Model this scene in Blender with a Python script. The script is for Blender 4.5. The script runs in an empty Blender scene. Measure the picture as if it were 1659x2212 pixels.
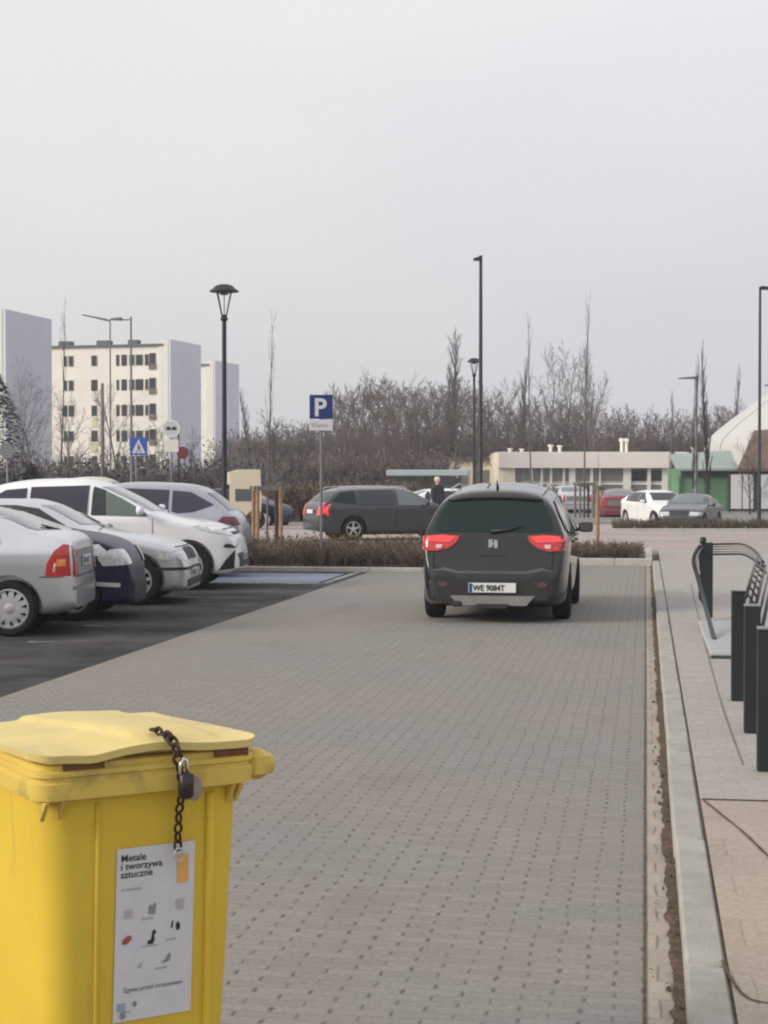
import bpy, bmesh, math, random
import numpy as np
from mathutils import Vector, Matrix
from mathutils.bvhtree import BVHTree
from mathutils.geometry import delaunay_2d_cdt

S = bpy.context.scene
R = math.radians
PI = math.pi

# ------------------------------------------------------------------ camera
FP = 3650.0            # focal length in pixels of a 1659 x 2212 picture
EYE = 1.72
YAW = R(8.81)
PITCH = R(1.16)
cam_d = bpy.data.cameras.new("camera")
cam = bpy.data.objects.new("camera", cam_d)
S.collection.objects.link(cam)
cam_d.sensor_fit = 'HORIZONTAL'
cam_d.sensor_width = 36.0
cam_d.lens = 36.0 * FP / 1659.0
cam_d.clip_start = 0.1
cam_d.clip_end = 3000
cam.location = (0, 0, EYE)
cam.rotation_euler = (R(90) - PITCH, 0, YAW)
S.camera = cam
S.render.resolution_x = 768
S.render.resolution_y = 1024

# ------------------------------------------------------------------ world, sun, exposure
SUN_EL = R(24)
sun_cam = Vector((-0.92, -0.38))                      # direction towards the sun, right/forward of the view
SUN_AZ = Vector((sun_cam.x * math.cos(YAW) - sun_cam.y * math.sin(YAW),
                 sun_cam.x * math.sin(YAW) + sun_cam.y * math.cos(YAW))).normalized()
w = bpy.data.worlds.new("World")
S.world = w
w.use_nodes = True
wn, wl = w.node_tree.nodes, w.node_tree.links
wn.clear()
w_out = wn.new('ShaderNodeOutputWorld')
w_bg = wn.new('ShaderNodeBackground')
w_sky = wn.new('ShaderNodeTexSky')
w_sky.sky_type = 'NISHITA'
w_sky.sun_disc = False
w_sky.sun_elevation = SUN_EL
w_sky.sun_rotation = math.atan2(SUN_AZ.x, SUN_AZ.y)
w_sky.dust_density = 4.0
w_tc = wn.new('ShaderNodeTexCoord')
w_no = wn.new('ShaderNodeTexNoise')
w_no.inputs['Scale'].default_value = 2.2
w_no.inputs['Detail'].default_value = 3
w_map = wn.new('ShaderNodeMapping')
w_map.inputs['Scale'].default_value = (1, 1, 2.4)
w_ramp = wn.new('ShaderNodeValToRGB')
w_ramp.color_ramp.elements[0].position = 0.36
w_ramp.color_ramp.elements[0].color = (6.60, 6.62, 6.85, 1)
w_ramp.color_ramp.elements[1].position = 0.64
w_ramp.color_ramp.elements[1].color = (7.15, 7.15, 7.10, 1)
w_sep = wn.new('ShaderNodeSeparateXYZ')
w_mr = wn.new('ShaderNodeMapRange')
w_mr.inputs['From Min'].default_value = 0.0
w_mr.inputs['From Max'].default_value = 0.32
w_mr.inputs['To Min'].default_value = 0.99
w_mr.inputs['To Max'].default_value = 1.28
w_mul = wn.new('ShaderNodeVectorMath')
w_mul.operation = 'SCALE'
w_mix = wn.new('ShaderNodeMixRGB')
w_mix.inputs['Fac'].default_value = 0.95
wl.new(w_tc.outputs['Generated'], w_map.inputs['Vector'])
wl.new(w_map.outputs['Vector'], w_no.inputs['Vector'])
wl.new(w_no.outputs['Fac'], w_ramp.inputs['Fac'])
wl.new(w_tc.outputs['Generated'], w_sep.inputs['Vector'])
wl.new(w_sep.outputs['Z'], w_mr.inputs['Value'])
wl.new(w_ramp.outputs['Color'], w_mul.inputs[0])
wl.new(w_mr.outputs['Result'], w_mul.inputs['Scale'])
wl.new(w_sky.outputs['Color'], w_mix.inputs['Color1'])
w_mr2 = wn.new('ShaderNodeMapRange')
w_mr2.inputs['From Min'].default_value = -0.25
w_mr2.inputs['From Max'].default_value = 0.10
wl.new(w_sep.outputs['X'], w_mr2.inputs['Value'])
w_tint = wn.new('ShaderNodeMixRGB')
w_tint.blend_type = 'MULTIPLY'
w_tint.inputs['Color2'].default_value = (0.965, 0.965, 1.01, 1)
wl.new(w_mr2.outputs['Result'], w_tint.inputs['Fac'])
wl.new(w_mul.outputs['Vector'], w_tint.inputs['Color1'])
wl.new(w_tint.outputs['Color'], w_mix.inputs['Color2'])
wl.new(w_mix.outputs['Color'], w_bg.inputs['Color'])
w_bg.inputs['Strength'].default_value = 0.10
wl.new(w_bg.outputs['Background'], w_out.inputs['Surface'])

sd = bpy.data.lights.new("sun", 'SUN')
sd.energy = 2.9
sd.angle = R(22)
sd.color = (1.0, 0.90, 0.76)
so = bpy.data.objects.new("sun", sd)
S.collection.objects.link(so)
sdir = Vector((SUN_AZ.x * math.cos(SUN_EL), SUN_AZ.y * math.cos(SUN_EL), math.sin(SUN_EL)))
so.rotation_euler = sdir.to_track_quat('Z', 'Y').to_euler()
so.location = (0, 0, 60)

S.view_settings.view_transform = 'Standard'
S.view_settings.look = 'None'
S.view_settings.exposure = 0.04
S.view_settings.gamma = 1.0
S.render.engine = 'CYCLES'
try:
    S.cycles.pixel_filter_type = 'BLACKMAN_HARRIS'
    S.cycles.filter_width = 2.1
except Exception:
    pass

# ------------------------------------------------------------------ placing helpers
FW = Vector((-math.sin(YAW), math.cos(YAW)))
RT = Vector((math.cos(YAW), math.sin(YAW)))


def ray(px, py):
    """direction (lateral, up) per metre of horizontal depth for a picture point"""
    a = (px - 829.5) / FP
    b = -(py - 1106.0) / FP
    f = math.cos(PITCH) + b * math.sin(PITCH)
    u = -math.sin(PITCH) + b * math.cos(PITCH)
    return a / f, u / f


def A(px, d, z=0.0):
    """point at horizontal depth d seen in picture column px"""
    a = (px - 829.5) / FP
    lat = a * d
    p = FW * d + RT * lat
    return Vector((p.x, p.y, z))


def G(px, py, z=0.0):
    """point on the level z seen at a picture position"""
    a, u = ray(px, py)
    d = (z - EYE) / u
    p = FW * d + RT * (a * d)
    return Vector((p.x, p.y, z))


def ZAT(py, d):
    """height seen at picture row py at depth d"""
    return EYE + ray(829, py)[1] * d


def cw(lat, d, z=0.0):
    p = FW * d + RT * lat
    return Vector((p.x, p.y, z))


# ------------------------------------------------------------------ materials
MATS = {}


def mat(name, col, rough=0.7, metal=0.0, coat=0.0, noise=0.0, nscale=5.0, bump=0.0, bscale=60.0,
        spec=0.5, dirt=None, dirt_scale=3.0, dirt_lo=0.5, dirt_hi=0.75, trans=0.0, emis=None, croug=0.08, stretch=None):
    m = bpy.data.materials.new(name)
    m.use_nodes = True
    n, l = m.node_tree.nodes, m.node_tree.links
    b = n['Principled BSDF']
    b.inputs['Base Color'].default_value = (*col, 1)
    b.inputs['Roughness'].default_value = rough
    b.inputs['Metallic'].default_value = metal
    b.inputs['Coat Weight'].default_value = coat
    b.inputs['Coat Roughness'].default_value = croug
    b.inputs['Specular IOR Level'].default_value = spec
    if trans:
        b.inputs['Transmission Weight'].default_value = trans
    tc = n.new('ShaderNodeTexCoord')
    last = None
    if noise:
        t = n.new('ShaderNodeTexNoise')
        t.inputs['Scale'].default_value = nscale
        t.inputs['Detail'].default_value = 6
        l.new(tc.outputs['Object'], t.inputs['Vector'])
        mr = n.new('ShaderNodeMapRange')
        mr.inputs['From Min'].default_value = 0.3
        mr.inputs['From Max'].default_value = 0.7
        mr.inputs['To Min'].default_value = 1 - noise
        mr.inputs['To Max'].default_value = 1 + noise
        l.new(t.outputs['Fac'], mr.inputs['Value'])
        vm = n.new('ShaderNodeVectorMath')
        vm.operation = 'SCALE'
        vm.inputs[0].default_value = col
        l.new(mr.outputs['Result'], vm.inputs['Scale'])
        last = vm.outputs['Vector']
    if dirt:
        t2 = n.new('ShaderNodeTexNoise')
        t2.inputs['Scale'].default_value = dirt_scale
        t2.inputs['Detail'].default_value = 8
        t2.inputs['Roughness'].default_value = 0.65
        if stretch:
            mpp = n.new('ShaderNodeMapping')
            mpp.inputs['Scale'].default_value = stretch
            l.new(tc.outputs['Object'], mpp.inputs['Vector'])
            l.new(mpp.outputs['Vector'], t2.inputs['Vector'])
        else:
            l.new(tc.outputs['Object'], t2.inputs['Vector'])
        mr2 = n.new('ShaderNodeMapRange')
        mr2.inputs['From Min'].default_value = dirt_lo
        mr2.inputs['From Max'].default_value = dirt_hi
        l.new(t2.outputs['Fac'], mr2.inputs['Value'])
        mx = n.new('ShaderNodeMixRGB')
        mx.inputs['Color1'].default_value = (*col, 1)
        mx.inputs['Color2'].default_value = (*dirt, 1)
        if last:
            l.new(last, mx.inputs['Color1'])
        l.new(mr2.outputs['Result'], mx.inputs['Fac'])
        last = mx.outputs['Color']
    if last:
        l.new(last, b.inputs['Base Color'])
    if bump:
        t3 = n.new('ShaderNodeTexNoise')
        t3.inputs['Scale'].default_value = bscale
        t3.inputs['Detail'].default_value = 4
        l.new(tc.outputs['Object'], t3.inputs['Vector'])
        bp = n.new('ShaderNodeBump')
        bp.inputs['Strength'].default_value = bump
        bp.inputs['Distance'].default_value = 0.02
        l.new(t3.outputs['Fac'], bp.inputs['Height'])
        l.new(bp.outputs['Normal'], b.inputs['Normal'])
    if emis:
        b.inputs['Emission Color'].default_value = (*emis[0], 1)
        b.inputs['Emission Strength'].default_value = emis[1]
    MATS[name] = m
    return m


def nd(n, kind, **kw):
    x = n.new(kind)
    for k, v in kw.items():
        setattr(x, k, v)
    return x


def paver_material(name, col, col2, bw=0.2, bh=0.063, joint=0.5, dots=1.0, tint=0.1, vertical=False,
                   stain=(0.16, 0.14, 0.125), stain_amt=0.5, across=1.0):
    """block paving in world metres: rows run along X, staggered half a block"""
    m = bpy.data.materials.new(name)
    m.use_nodes = True
    n, l = m.node_tree.nodes, m.node_tree.links
    b = n['Principled BSDF']
    b.inputs['Roughness'].default_value = 0.88
    b.inputs['Specular IOR Level'].default_value = 0.25
    tc = nd(n, 'ShaderNodeTexCoord')
    sp = nd(n, 'ShaderNodeSeparateXYZ')
    # a slight wobble so joints are not ruler straight
    wob = nd(n, 'ShaderNodeTexNoise')
    wob.inputs['Scale'].default_value = 3.0
    wob.inputs['Detail'].default_value = 3
    l.new(tc.outputs['Object'], wob.inputs['Vector'])
    wsub = nd(n, 'ShaderNodeVectorMath', operation='SUBTRACT')
    wsub.inputs[1].default_value = (0.5, 0.5, 0.5)
    l.new(wob.outputs['Color'], wsub.inputs[0])
    wsc = nd(n, 'ShaderNodeVectorMath', operation='SCALE')
    wsc.inputs['Scale'].default_value = 0.045
    l.new(wsub.outputs['Vector'], wsc.inputs[0])
    wad = nd(n, 'ShaderNodeVectorMath', operation='ADD')
    l.new(tc.outputs['Object'], wad.inputs[0])
    l.new(wsc.outputs['Vector'], wad.inputs[1])
    l.new(wad.outputs['Vector'], sp.inputs['Vector'])

    def M(op, a, c=None, d=None):
        x = nd(n, 'ShaderNodeMath', operation=op)
        for i, v in enumerate((a, c, d)):
            if v is None:
                continue
            if isinstance(v, (int, float)):
                x.inputs[i].default_value = v
            else:
                l.new(v, x.inputs[i])
        return x.outputs[0]
    X, Y = (sp.outputs['Y'], sp.outputs['X']) if vertical else (sp.outputs['X'], sp.outputs['Y'])
    yr = M('DIVIDE', Y, bh)
    row = M('FLOOR', yr)
    fy = M('SUBTRACT', yr, row)
    odd = M('FLOORED_MODULO', row, 2.0)
    xs = M('ADD', M('DIVIDE', X, bw), M('MULTIPLY', odd, 0.5))
    colm = M('FLOOR', xs)
    fx = M('SUBTRACT', xs, colm)
    dx = M('MULTIPLY', M('MINIMUM', fx, M('SUBTRACT', 1.0, fx)), bw)     # metres to the short joint
    dy = M('MULTIPLY', M('MINIMUM', fy, M('SUBTRACT', 1.0, fy)), bh)     # metres to the long joint
    dyc = M('MULTIPLY', M('ABSOLUTE', M('SUBTRACT', fy, 0.5)), bh)
    # random value per block
    cmb = nd(n, 'ShaderNodeCombineXYZ')
    l.new(colm, cmb.inputs[0])
    l.new(row, cmb.inputs[1])
    wn_ = nd(n, 'ShaderNodeTexWhiteNoise', noise_dimensions='2D')
    l.new(cmb.outputs[0], wn_.inputs['Vector'])
    rnd = wn_.outputs['Value']

    def band(v, lo, hi):     # 1 inside lo, 0 beyond hi
        x = nd(n, 'ShaderNodeMapRange', interpolation_type='SMOOTHSTEP')
        x.inputs['From Min'].default_value = lo
        x.inputs['From Max'].default_value = hi
        x.inputs['To Min'].default_value = 1.0
        x.inputs['To Max'].default_value = 0.0
        l.new(v, x.inputs['Value'])
        return x.outputs[0]
    jl = M('MULTIPLY', band(dy, 0.001, 0.006), 0.42 * joint)
    js = M('MULTIPLY', band(dx, 0.002, 0.007), 0.55 * joint)
    dotn = nd(n, 'ShaderNodeMapRange')
    dotn.inputs['From Min'].default_value = 0.15
    dotn.inputs['To Min'].default_value = 0.05
    dotn.inputs['To Max'].default_value = 1.0
    l.new(rnd, dotn.inputs['Value'])
    dot = M('MULTIPLY', M('MULTIPLY', band(dx, 0.003, 0.016), band(dyc, bh * 0.12, bh * 0.5)),
            M('MULTIPLY', dotn.outputs[0], dots))
    dark = M('MINIMUM', M('ADD', M('MAXIMUM', jl, js), dot), 1.0)
    # colour: per block tint + large patches
    big = nd(n, 'ShaderNodeTexNoise')
    big.inputs['Scale'].default_value = 0.35
    big.inputs['Detail'].default_value = 5
    l.new(tc.outputs['Object'], big.inputs['Vector'])
    mr = nd(n, 'ShaderNodeMapRange')
    mr.inputs['From Min'].default_value = 0.35
    mr.inputs['From Max'].default_value = 0.65
    l.new(big.outputs['Fac'], mr.inputs['Value'])
    c1 = nd(n, 'ShaderNodeMixRGB')
    c1.inputs['Color1'].default_value = (*col, 1)
    c1.inputs['Color2'].default_value = (*col2, 1)
    l.new(mr.outputs[0], c1.inputs['Fac'])
    tv = nd(n, 'ShaderNodeMapRange')
    tv.inputs['To Min'].default_value = 1 - tint
    tv.inputs['To Max'].default_value = 1 + tint
    l.new(rnd, tv.inputs['Value'])
    fine = nd(n, 'ShaderNodeTexNoise')
    fine.inputs['Scale'].default_value = 45
    fine.inputs['Detail'].default_value = 6
    l.new(tc.outputs['Object'], fine.inputs['Vector'])
    fm = nd(n, 'ShaderNodeMapRange')
    fm.inputs['From Min'].default_value = 0.3
    fm.inputs['From Max'].default_value = 0.7
    fm.inputs['To Min'].default_value = 0.88
    fm.inputs['To Max'].default_value = 1.12
    l.new(fine.outputs['Fac'], fm.inputs['Value'])
    vs = nd(n, 'ShaderNodeVectorMath', operation='SCALE')
    l.new(c1.outputs['Color'], vs.inputs[0])
    l.new(M('MULTIPLY', tv.outputs[0], fm.outputs[0]), vs.inputs['Scale'])
    # oil and tyre stains
    st = nd(n, 'ShaderNodeTexNoise')
    st.inputs['Scale'].default_value = 1.1
    st.inputs['Detail'].default_value = 7
    st.inputs['Roughness'].default_value = 0.6
    mp = nd(n, 'ShaderNodeMapping')
    mp.inputs['Scale'].default_value = (1.0, 0.35, 1.0)
    l.new(tc.outputs['Object'], mp.inputs['Vector'])
    l.new(mp.outputs['Vector'], st.inputs['Vector'])
    sm = nd(n, 'ShaderNodeMapRange')
    sm.inputs['From Min'].default_value = 0.55
    sm.inputs['From Max'].default_value = 0.78
    sm.inputs['To Max'].default_value = stain_amt
    l.new(st.outputs['Fac'], sm.inputs['Value'])
    c2 = nd(n, 'ShaderNodeMixRGB')
    c2.inputs['Color2'].default_value = (*stain, 1)
    l.new(vs.outputs['Vector'], c2.inputs['Color1'])
    l.new(sm.outputs[0], c2.inputs['Fac'])
    c3 = nd(n, 'ShaderNodeMixRGB')
    c3.inputs['Color2'].default_value = (0.06, 0.055, 0.045, 1)
    l.new(c2.outputs['Color'], c3.inputs['Color1'])
    l.new(dark, c3.inputs['Fac'])
    l.new(c3.outputs['Color'], b.inputs['Base Color'])
    bp = nd(n, 'ShaderNodeBump')
    bp.inputs['Strength'].default_value = 0.5
    bp.inputs['Distance'].default_value = 0.006
    hgt = M('SUBTRACT', M('MULTIPLY', fine.outputs['Fac'], 0.35), dark)
    l.new(hgt, bp.inputs['Height'])
    l.new(bp.outputs['Normal'], b.inputs['Normal'])
    MATS[name] = m
    return m


mat('paint_dark', (0.010, 0.014, 0.0135), 0.5, 0.0, 1.0, noise=0.08, nscale=3, spec=0.08, croug=0.03)
MATS['paint_dark'].node_tree.nodes['Principled BSDF'].inputs['Coat IOR'].default_value = 1.55
mat('paint_silver', (0.70, 0.71, 0.73), 0.30, 0.85, 0.5, noise=0.04, nscale=3)
mat('paint_silver_warm', (0.64, 0.65, 0.66), 0.30, 0.8, 0.5, noise=0.04, nscale=3)
mat('paint_white', (0.80, 0.81, 0.82), 0.35, 0.0, 0.6, noise=0.03, nscale=3)
mat('paint_grey', (0.40, 0.41, 0.46), 0.32, 0.8, 0.6, noise=0.05, nscale=3)
mat('paint_navy', (0.012, 0.016, 0.045), 0.4, 0.2, 0.15, spec=0.25)
mat('paint_graphite', (0.030, 0.032, 0.042), 0.4, 0.2, 0.8, noise=0.06, nscale=3)
mat('paint_red', (0.22, 0.03, 0.045), 0.4, 0.1, 0.5)
mat('paint_cream', (0.66, 0.60, 0.45), 0.5, 0.0, 0.2)
mat('glass_dark', (0.012, 0.016, 0.019), 0.03, 0.0, 0.0, spec=0.7)
mat('glass_mid', (0.012, 0.024, 0.024), 0.07, 0.0, 0.0, spec=0.28)
mat('glass_light', (0.10, 0.12, 0.125), 0.06, 0.0, 0.6, spec=0.9)
mat('glass_green', (0.10, 0.135, 0.11), 0.08, spec=0.6)
mat('glass_blue', (0.026, 0.028, 0.044), 0.03, spec=0.6)
mat('black_plastic', (0.018, 0.019, 0.02), 0.55, noise=0.15, nscale=8)
mat('trim_grey', (0.075, 0.075, 0.075), 0.5)
mat('grey_plastic', (0.20, 0.20, 0.195), 0.5, noise=0.1, nscale=8)
mat('rubber', (0.016, 0.016, 0.017), 0.85, spec=0.2, noise=0.2, nscale=10)
mat('rim_silver', (0.50, 0.50, 0.50), 0.4, 0.6, noise=0.08, nscale=10)
mat('rim_dark', (0.04, 0.04, 0.042), 0.5, 0.5)
mat('underbody', (0.01, 0.01, 0.011), 0.9, spec=0.1)
mat('tail_red', (0.50, 0.02, 0.025), 0.18, 0.0, 0.8, noise=0.2, nscale=30)
mat('tail_maroon', (0.14, 0.015, 0.025), 0.2, 0.0, 0.6)
mat('tail_lit', (0.75, 0.05, 0.05), 0.2, 0.0, 0.6, emis=((1.0, 0.05, 0.05), 0.36))
mat('tail_amber', (0.75, 0.25, 0.05), 0.2, 0.0, 0.6)
mat('tail_clear', (0.62, 0.45, 0.42), 0.2, 0.0, 0.6)
mat('reflector', (0.10, 0.05, 0.05), 0.35)
mat('lamp_glass', (0.55, 0.57, 0.58), 0.12, 0.3, 0.8, noise=0.25, nscale=25)
mat('chrome', (0.7, 0.7, 0.7), 0.22, 0.9)
mat('plate_white', (0.66, 0.68, 0.68), 0.4)
mat('plate_blue', (0.03, 0.06, 0.25), 0.4)
mat('ink', (0.02, 0.02, 0.022), 0.6)
mat('bin_yellow', (0.65, 0.46, 0.046), 0.6, spec=0.3, noise=0.06, nscale=3, bump=0.05, bscale=150,
    dirt=(0.40, 0.30, 0.10), dirt_scale=5.0, dirt_lo=0.56, dirt_hi=0.85, stretch=(3, 3, .5))
mat('bin_rim', (0.64, 0.47, 0.09), 0.6, noise=0.08, nscale=4, bump=0.08, bscale=120,
    dirt=(0.24, 0.19, 0.07), dirt_scale=7.0, dirt_lo=0.50, dirt_hi=0.72)
mat('bin_lid', (0.68, 0.54, 0.19), 0.5, noise=0.07, nscale=5, bump=0.05, bscale=90,
    dirt=(0.56, 0.45, 0.22), dirt_scale=6.0, dirt_lo=0.5, dirt_hi=0.8)
mat('bin_slot_shade', (0.16, 0.06, 0.015), 0.8)  # shade inside the grip recesses as a dark brown colour
mat('rust', (0.05, 0.028, 0.02), 0.65, 0.4, noise=0.5, nscale=60)
mat('padlock_metal', (0.055, 0.045, 0.05), 0.4, 0.7, noise=0.4, nscale=40)
mat('brass_worn', (0.30, 0.26, 0.24), 0.45, 0.7, noise=0.3, nscale=40)
mat('label_paper', (0.60, 0.60, 0.62), 0.5, noise=0.04, nscale=20)
mat('label_orange', (0.72, 0.38, 0.10), 0.5)
mat('label_red', (0.38, 0.07, 0.07), 0.5)
mat('label_grey', (0.24, 0.24, 0.26), 0.5)
mat('label_pale', (0.42, 0.40, 0.43), 0.5)
mat('label_blue', (0.28, 0.36, 0.46), 0.5)
mat('pole_dark', (0.022, 0.027, 0.036), 0.5, 0.3)
mat('pole_grey', (0.17, 0.175, 0.185), 0.5, 0.4, noise=0.1)
mat('lamp_lens', (0.55, 0.56, 0.56), 0.3)
mat('post_black', (0.016, 0.02, 0.022), 0.45, 0.2, noise=0.15, nscale=4)
mat('sign_blue', (0.012, 0.022, 0.13), 0.4)
mat('sign_blue_bright', (0.03, 0.09, 0.42), 0.4)
mat('sign_white', (0.56, 0.57, 0.62), 0.4)
mat('sign_red', (0.20, 0.035, 0.045), 0.4)
mat('sign_back', (0.20, 0.21, 0.22), 0.5, 0.4)
mat('kerb', (0.345, 0.335, 0.305), 0.9, noise=0.10, nscale=6, bump=0.3, bscale=80,
    dirt=(0.22, 0.21, 0.165), dirt_scale=2.5, dirt_lo=0.5, dirt_hi=0.8)
mat('kerb_light', (0.42, 0.41, 0.38), 0.9, noise=0.10, nscale=6)
mat('dirt', (0.115, 0.075, 0.048), 1.0, noise=0.45, nscale=18, bump=0.8, bscale=60,
    dirt=(0.05, 0.05, 0.025), dirt_scale=5, dirt_lo=0.45, dirt_hi=0.7)
mat('joint_grey', (0.15, 0.14, 0.125), 0.95)
mat('moss', (0.07, 0.062, 0.035), 1.0, noise=0.4, nscale=30)
mat('asphalt', (0.040, 0.040, 0.042), 0.9, spec=0.15, noise=0.28, nscale=1.2, bump=0.4, bscale=160,
    dirt=(0.105, 0.10, 0.096), dirt_scale=0.9, dirt_lo=0.42, dirt_hi=0.70)
mat('paint_line', (0.36, 0.36, 0.36), 0.8, noise=0.25, nscale=9, dirt=(0.12, 0.12, 0.12), dirt_scale=5,
    dirt_lo=0.40, dirt_hi=0.60)
mat('paint_line_worn', (0.30, 0.30, 0.30), 0.8, noise=0.25, nscale=9, dirt=(0.08, 0.08, 0.08), dirt_scale=3,
    dirt_lo=0.36, dirt_hi=0.55)
mat('paint_blue', (0.21, 0.24, 0.33), 0.8, noise=0.15, nscale=5, dirt=(0.24, 0.25, 0.27), dirt_scale=1.8,
    dirt_lo=0.45, dirt_hi=0.7)
mat('ground', (0.17, 0.145, 0.125), 0.95, noise=0.2, nscale=0.4)
mat('plaza', (0.37, 0.31, 0.285), 0.9, noise=0.09, nscale=0.5, dirt=(0.29, 0.25, 0.23), dirt_scale=0.3,
    dirt_lo=0.45, dirt_hi=0.7)
mat('road_far', (0.20, 0.19, 0.185), 0.9, noise=0.1, nscale=0.5)
mat('slab_pale', (0.36, 0.37, 0.39), 0.8, noise=0.08, nscale=5)
mat('soil', (0.075, 0.055, 0.042), 1.0, noise=0.3, nscale=6)
mat('shrub_brown', (0.14, 0.10, 0.075), 0.95, noise=0.35, nscale=1.5)
mat('shrub_olive', (0.085, 0.085, 0.045), 0.95, noise=0.35, nscale=1.5)
mat('shrub_red', (0.14, 0.075, 0.065), 0.95, noise=0.3, nscale=1.5)
mat('shrub_green', (0.05, 0.07, 0.032), 0.95, noise=0.35, nscale=1.5)
mat('bark_brown', (0.135, 0.110, 0.106), 0.95, noise=0.3, nscale=0.5)
mat('bark_grey', (0.13, 0.12, 0.125), 0.95, noise=0.25, nscale=0.6)
mat('bark_pale', (0.20, 0.19, 0.20), 0.95, noise=0.2, nscale=0.6)
mat('bark_dark', (0.045, 0.042, 0.044), 0.95, noise=0.3, nscale=0.6)
mat('conifer', (0.016, 0.022, 0.022), 0.95, noise=0.4, nscale=0.8)
mat('stake_wood', (0.27, 0.17, 0.10), 0.85, noise=0.25, nscale=8)
mat('stake_wood_grey', (0.16, 0.14, 0.125), 0.85, noise=0.2, nscale=8)
mat('stake_dark', (0.05, 0.035, 0.03), 0.85)
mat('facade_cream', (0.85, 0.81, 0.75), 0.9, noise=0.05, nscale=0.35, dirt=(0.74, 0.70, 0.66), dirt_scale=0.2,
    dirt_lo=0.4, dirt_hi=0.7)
mat('facade_yellow', (0.62, 0.58, 0.34), 0.9, noise=0.05, nscale=0.5)
mat('facade_white', (0.74, 0.74, 0.68), 0.9, noise=0.04, nscale=0.5)
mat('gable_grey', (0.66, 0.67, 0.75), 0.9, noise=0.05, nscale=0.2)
mat('roof_dark', (0.12, 0.115, 0.11), 0.9, noise=0.1)
mat('window_dark', (0.022, 0.024, 0.03), 0.15, spec=0.4)
mat('window_frame', (0.5, 0.5, 0.48), 0.7)
mat('balcony_dark', (0.14, 0.13, 0.11), 0.8, noise=0.3, nscale=0.7)
mat('stucco_pink', (0.80, 0.745, 0.71), 0.9, noise=0.05, nscale=0.5)
mat('stucco_warm', (0.80, 0.73, 0.60), 0.9, noise=0.05, nscale=0.5)
mat('pillar_white', (0.80, 0.79, 0.76), 0.8)
mat('window_grey', (0.19, 0.195, 0.185), 0.3)
mat('roof_green', (0.30, 0.36, 0.33), 0.7, noise=0.08, nscale=0.6)
mat('wall_green', (0.11, 0.24, 0.13), 0.8, noise=0.15, nscale=0.6)
mat('trim_green', (0.07, 0.14, 0.11), 0.7)
mat('trim_dark', (0.035, 0.045, 0.04), 0.8)
mat('panel_white', (0.60, 0.60, 0.60), 0.7, noise=0.04, nscale=0.8)
mat('dome_white', (0.50, 0.50, 0.495), 0.6, noise=0.03, nscale=0.3)
mat('roof_tile', (0.15, 0.10, 0.08), 0.9, noise=0.15, nscale=0.8)
mat('kiosk_teal', (0.40, 0.48, 0.50), 0.6, noise=0.08, nscale=1)
mat('skin', (0.5, 0.32, 0.24), 0.6)
mat('coat_dark', (0.03, 0.03, 0.04), 0.8)
mat('hair_pale', (0.6, 0.55, 0.42), 0.7)
paver_material('pavers', (0.252, 0.228, 0.199), (0.226, 0.220, 0.208), dots=0.62, joint=0.5, tint=0.06)
paver_material('pavers_gutter', (0.37, 0.32, 0.27), (0.33, 0.29, 0.25), bw=0.1, bh=0.2, dots=0.2, joint=0.7)
paver_material('sidewalk_near', (0.38, 0.31, 0.245), (0.34, 0.295, 0.25), bw=0.70, bh=0.35, dots=0.0, joint=0.35,
               tint=0.05, stain_amt=0.25)
paver_material('sidewalk_far', (0.365, 0.345, 0.32), (0.345, 0.32, 0.30), bw=0.2, bh=0.1, dots=0.0, joint=0.25,
               tint=0.05, stain_amt=0.2)


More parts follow.
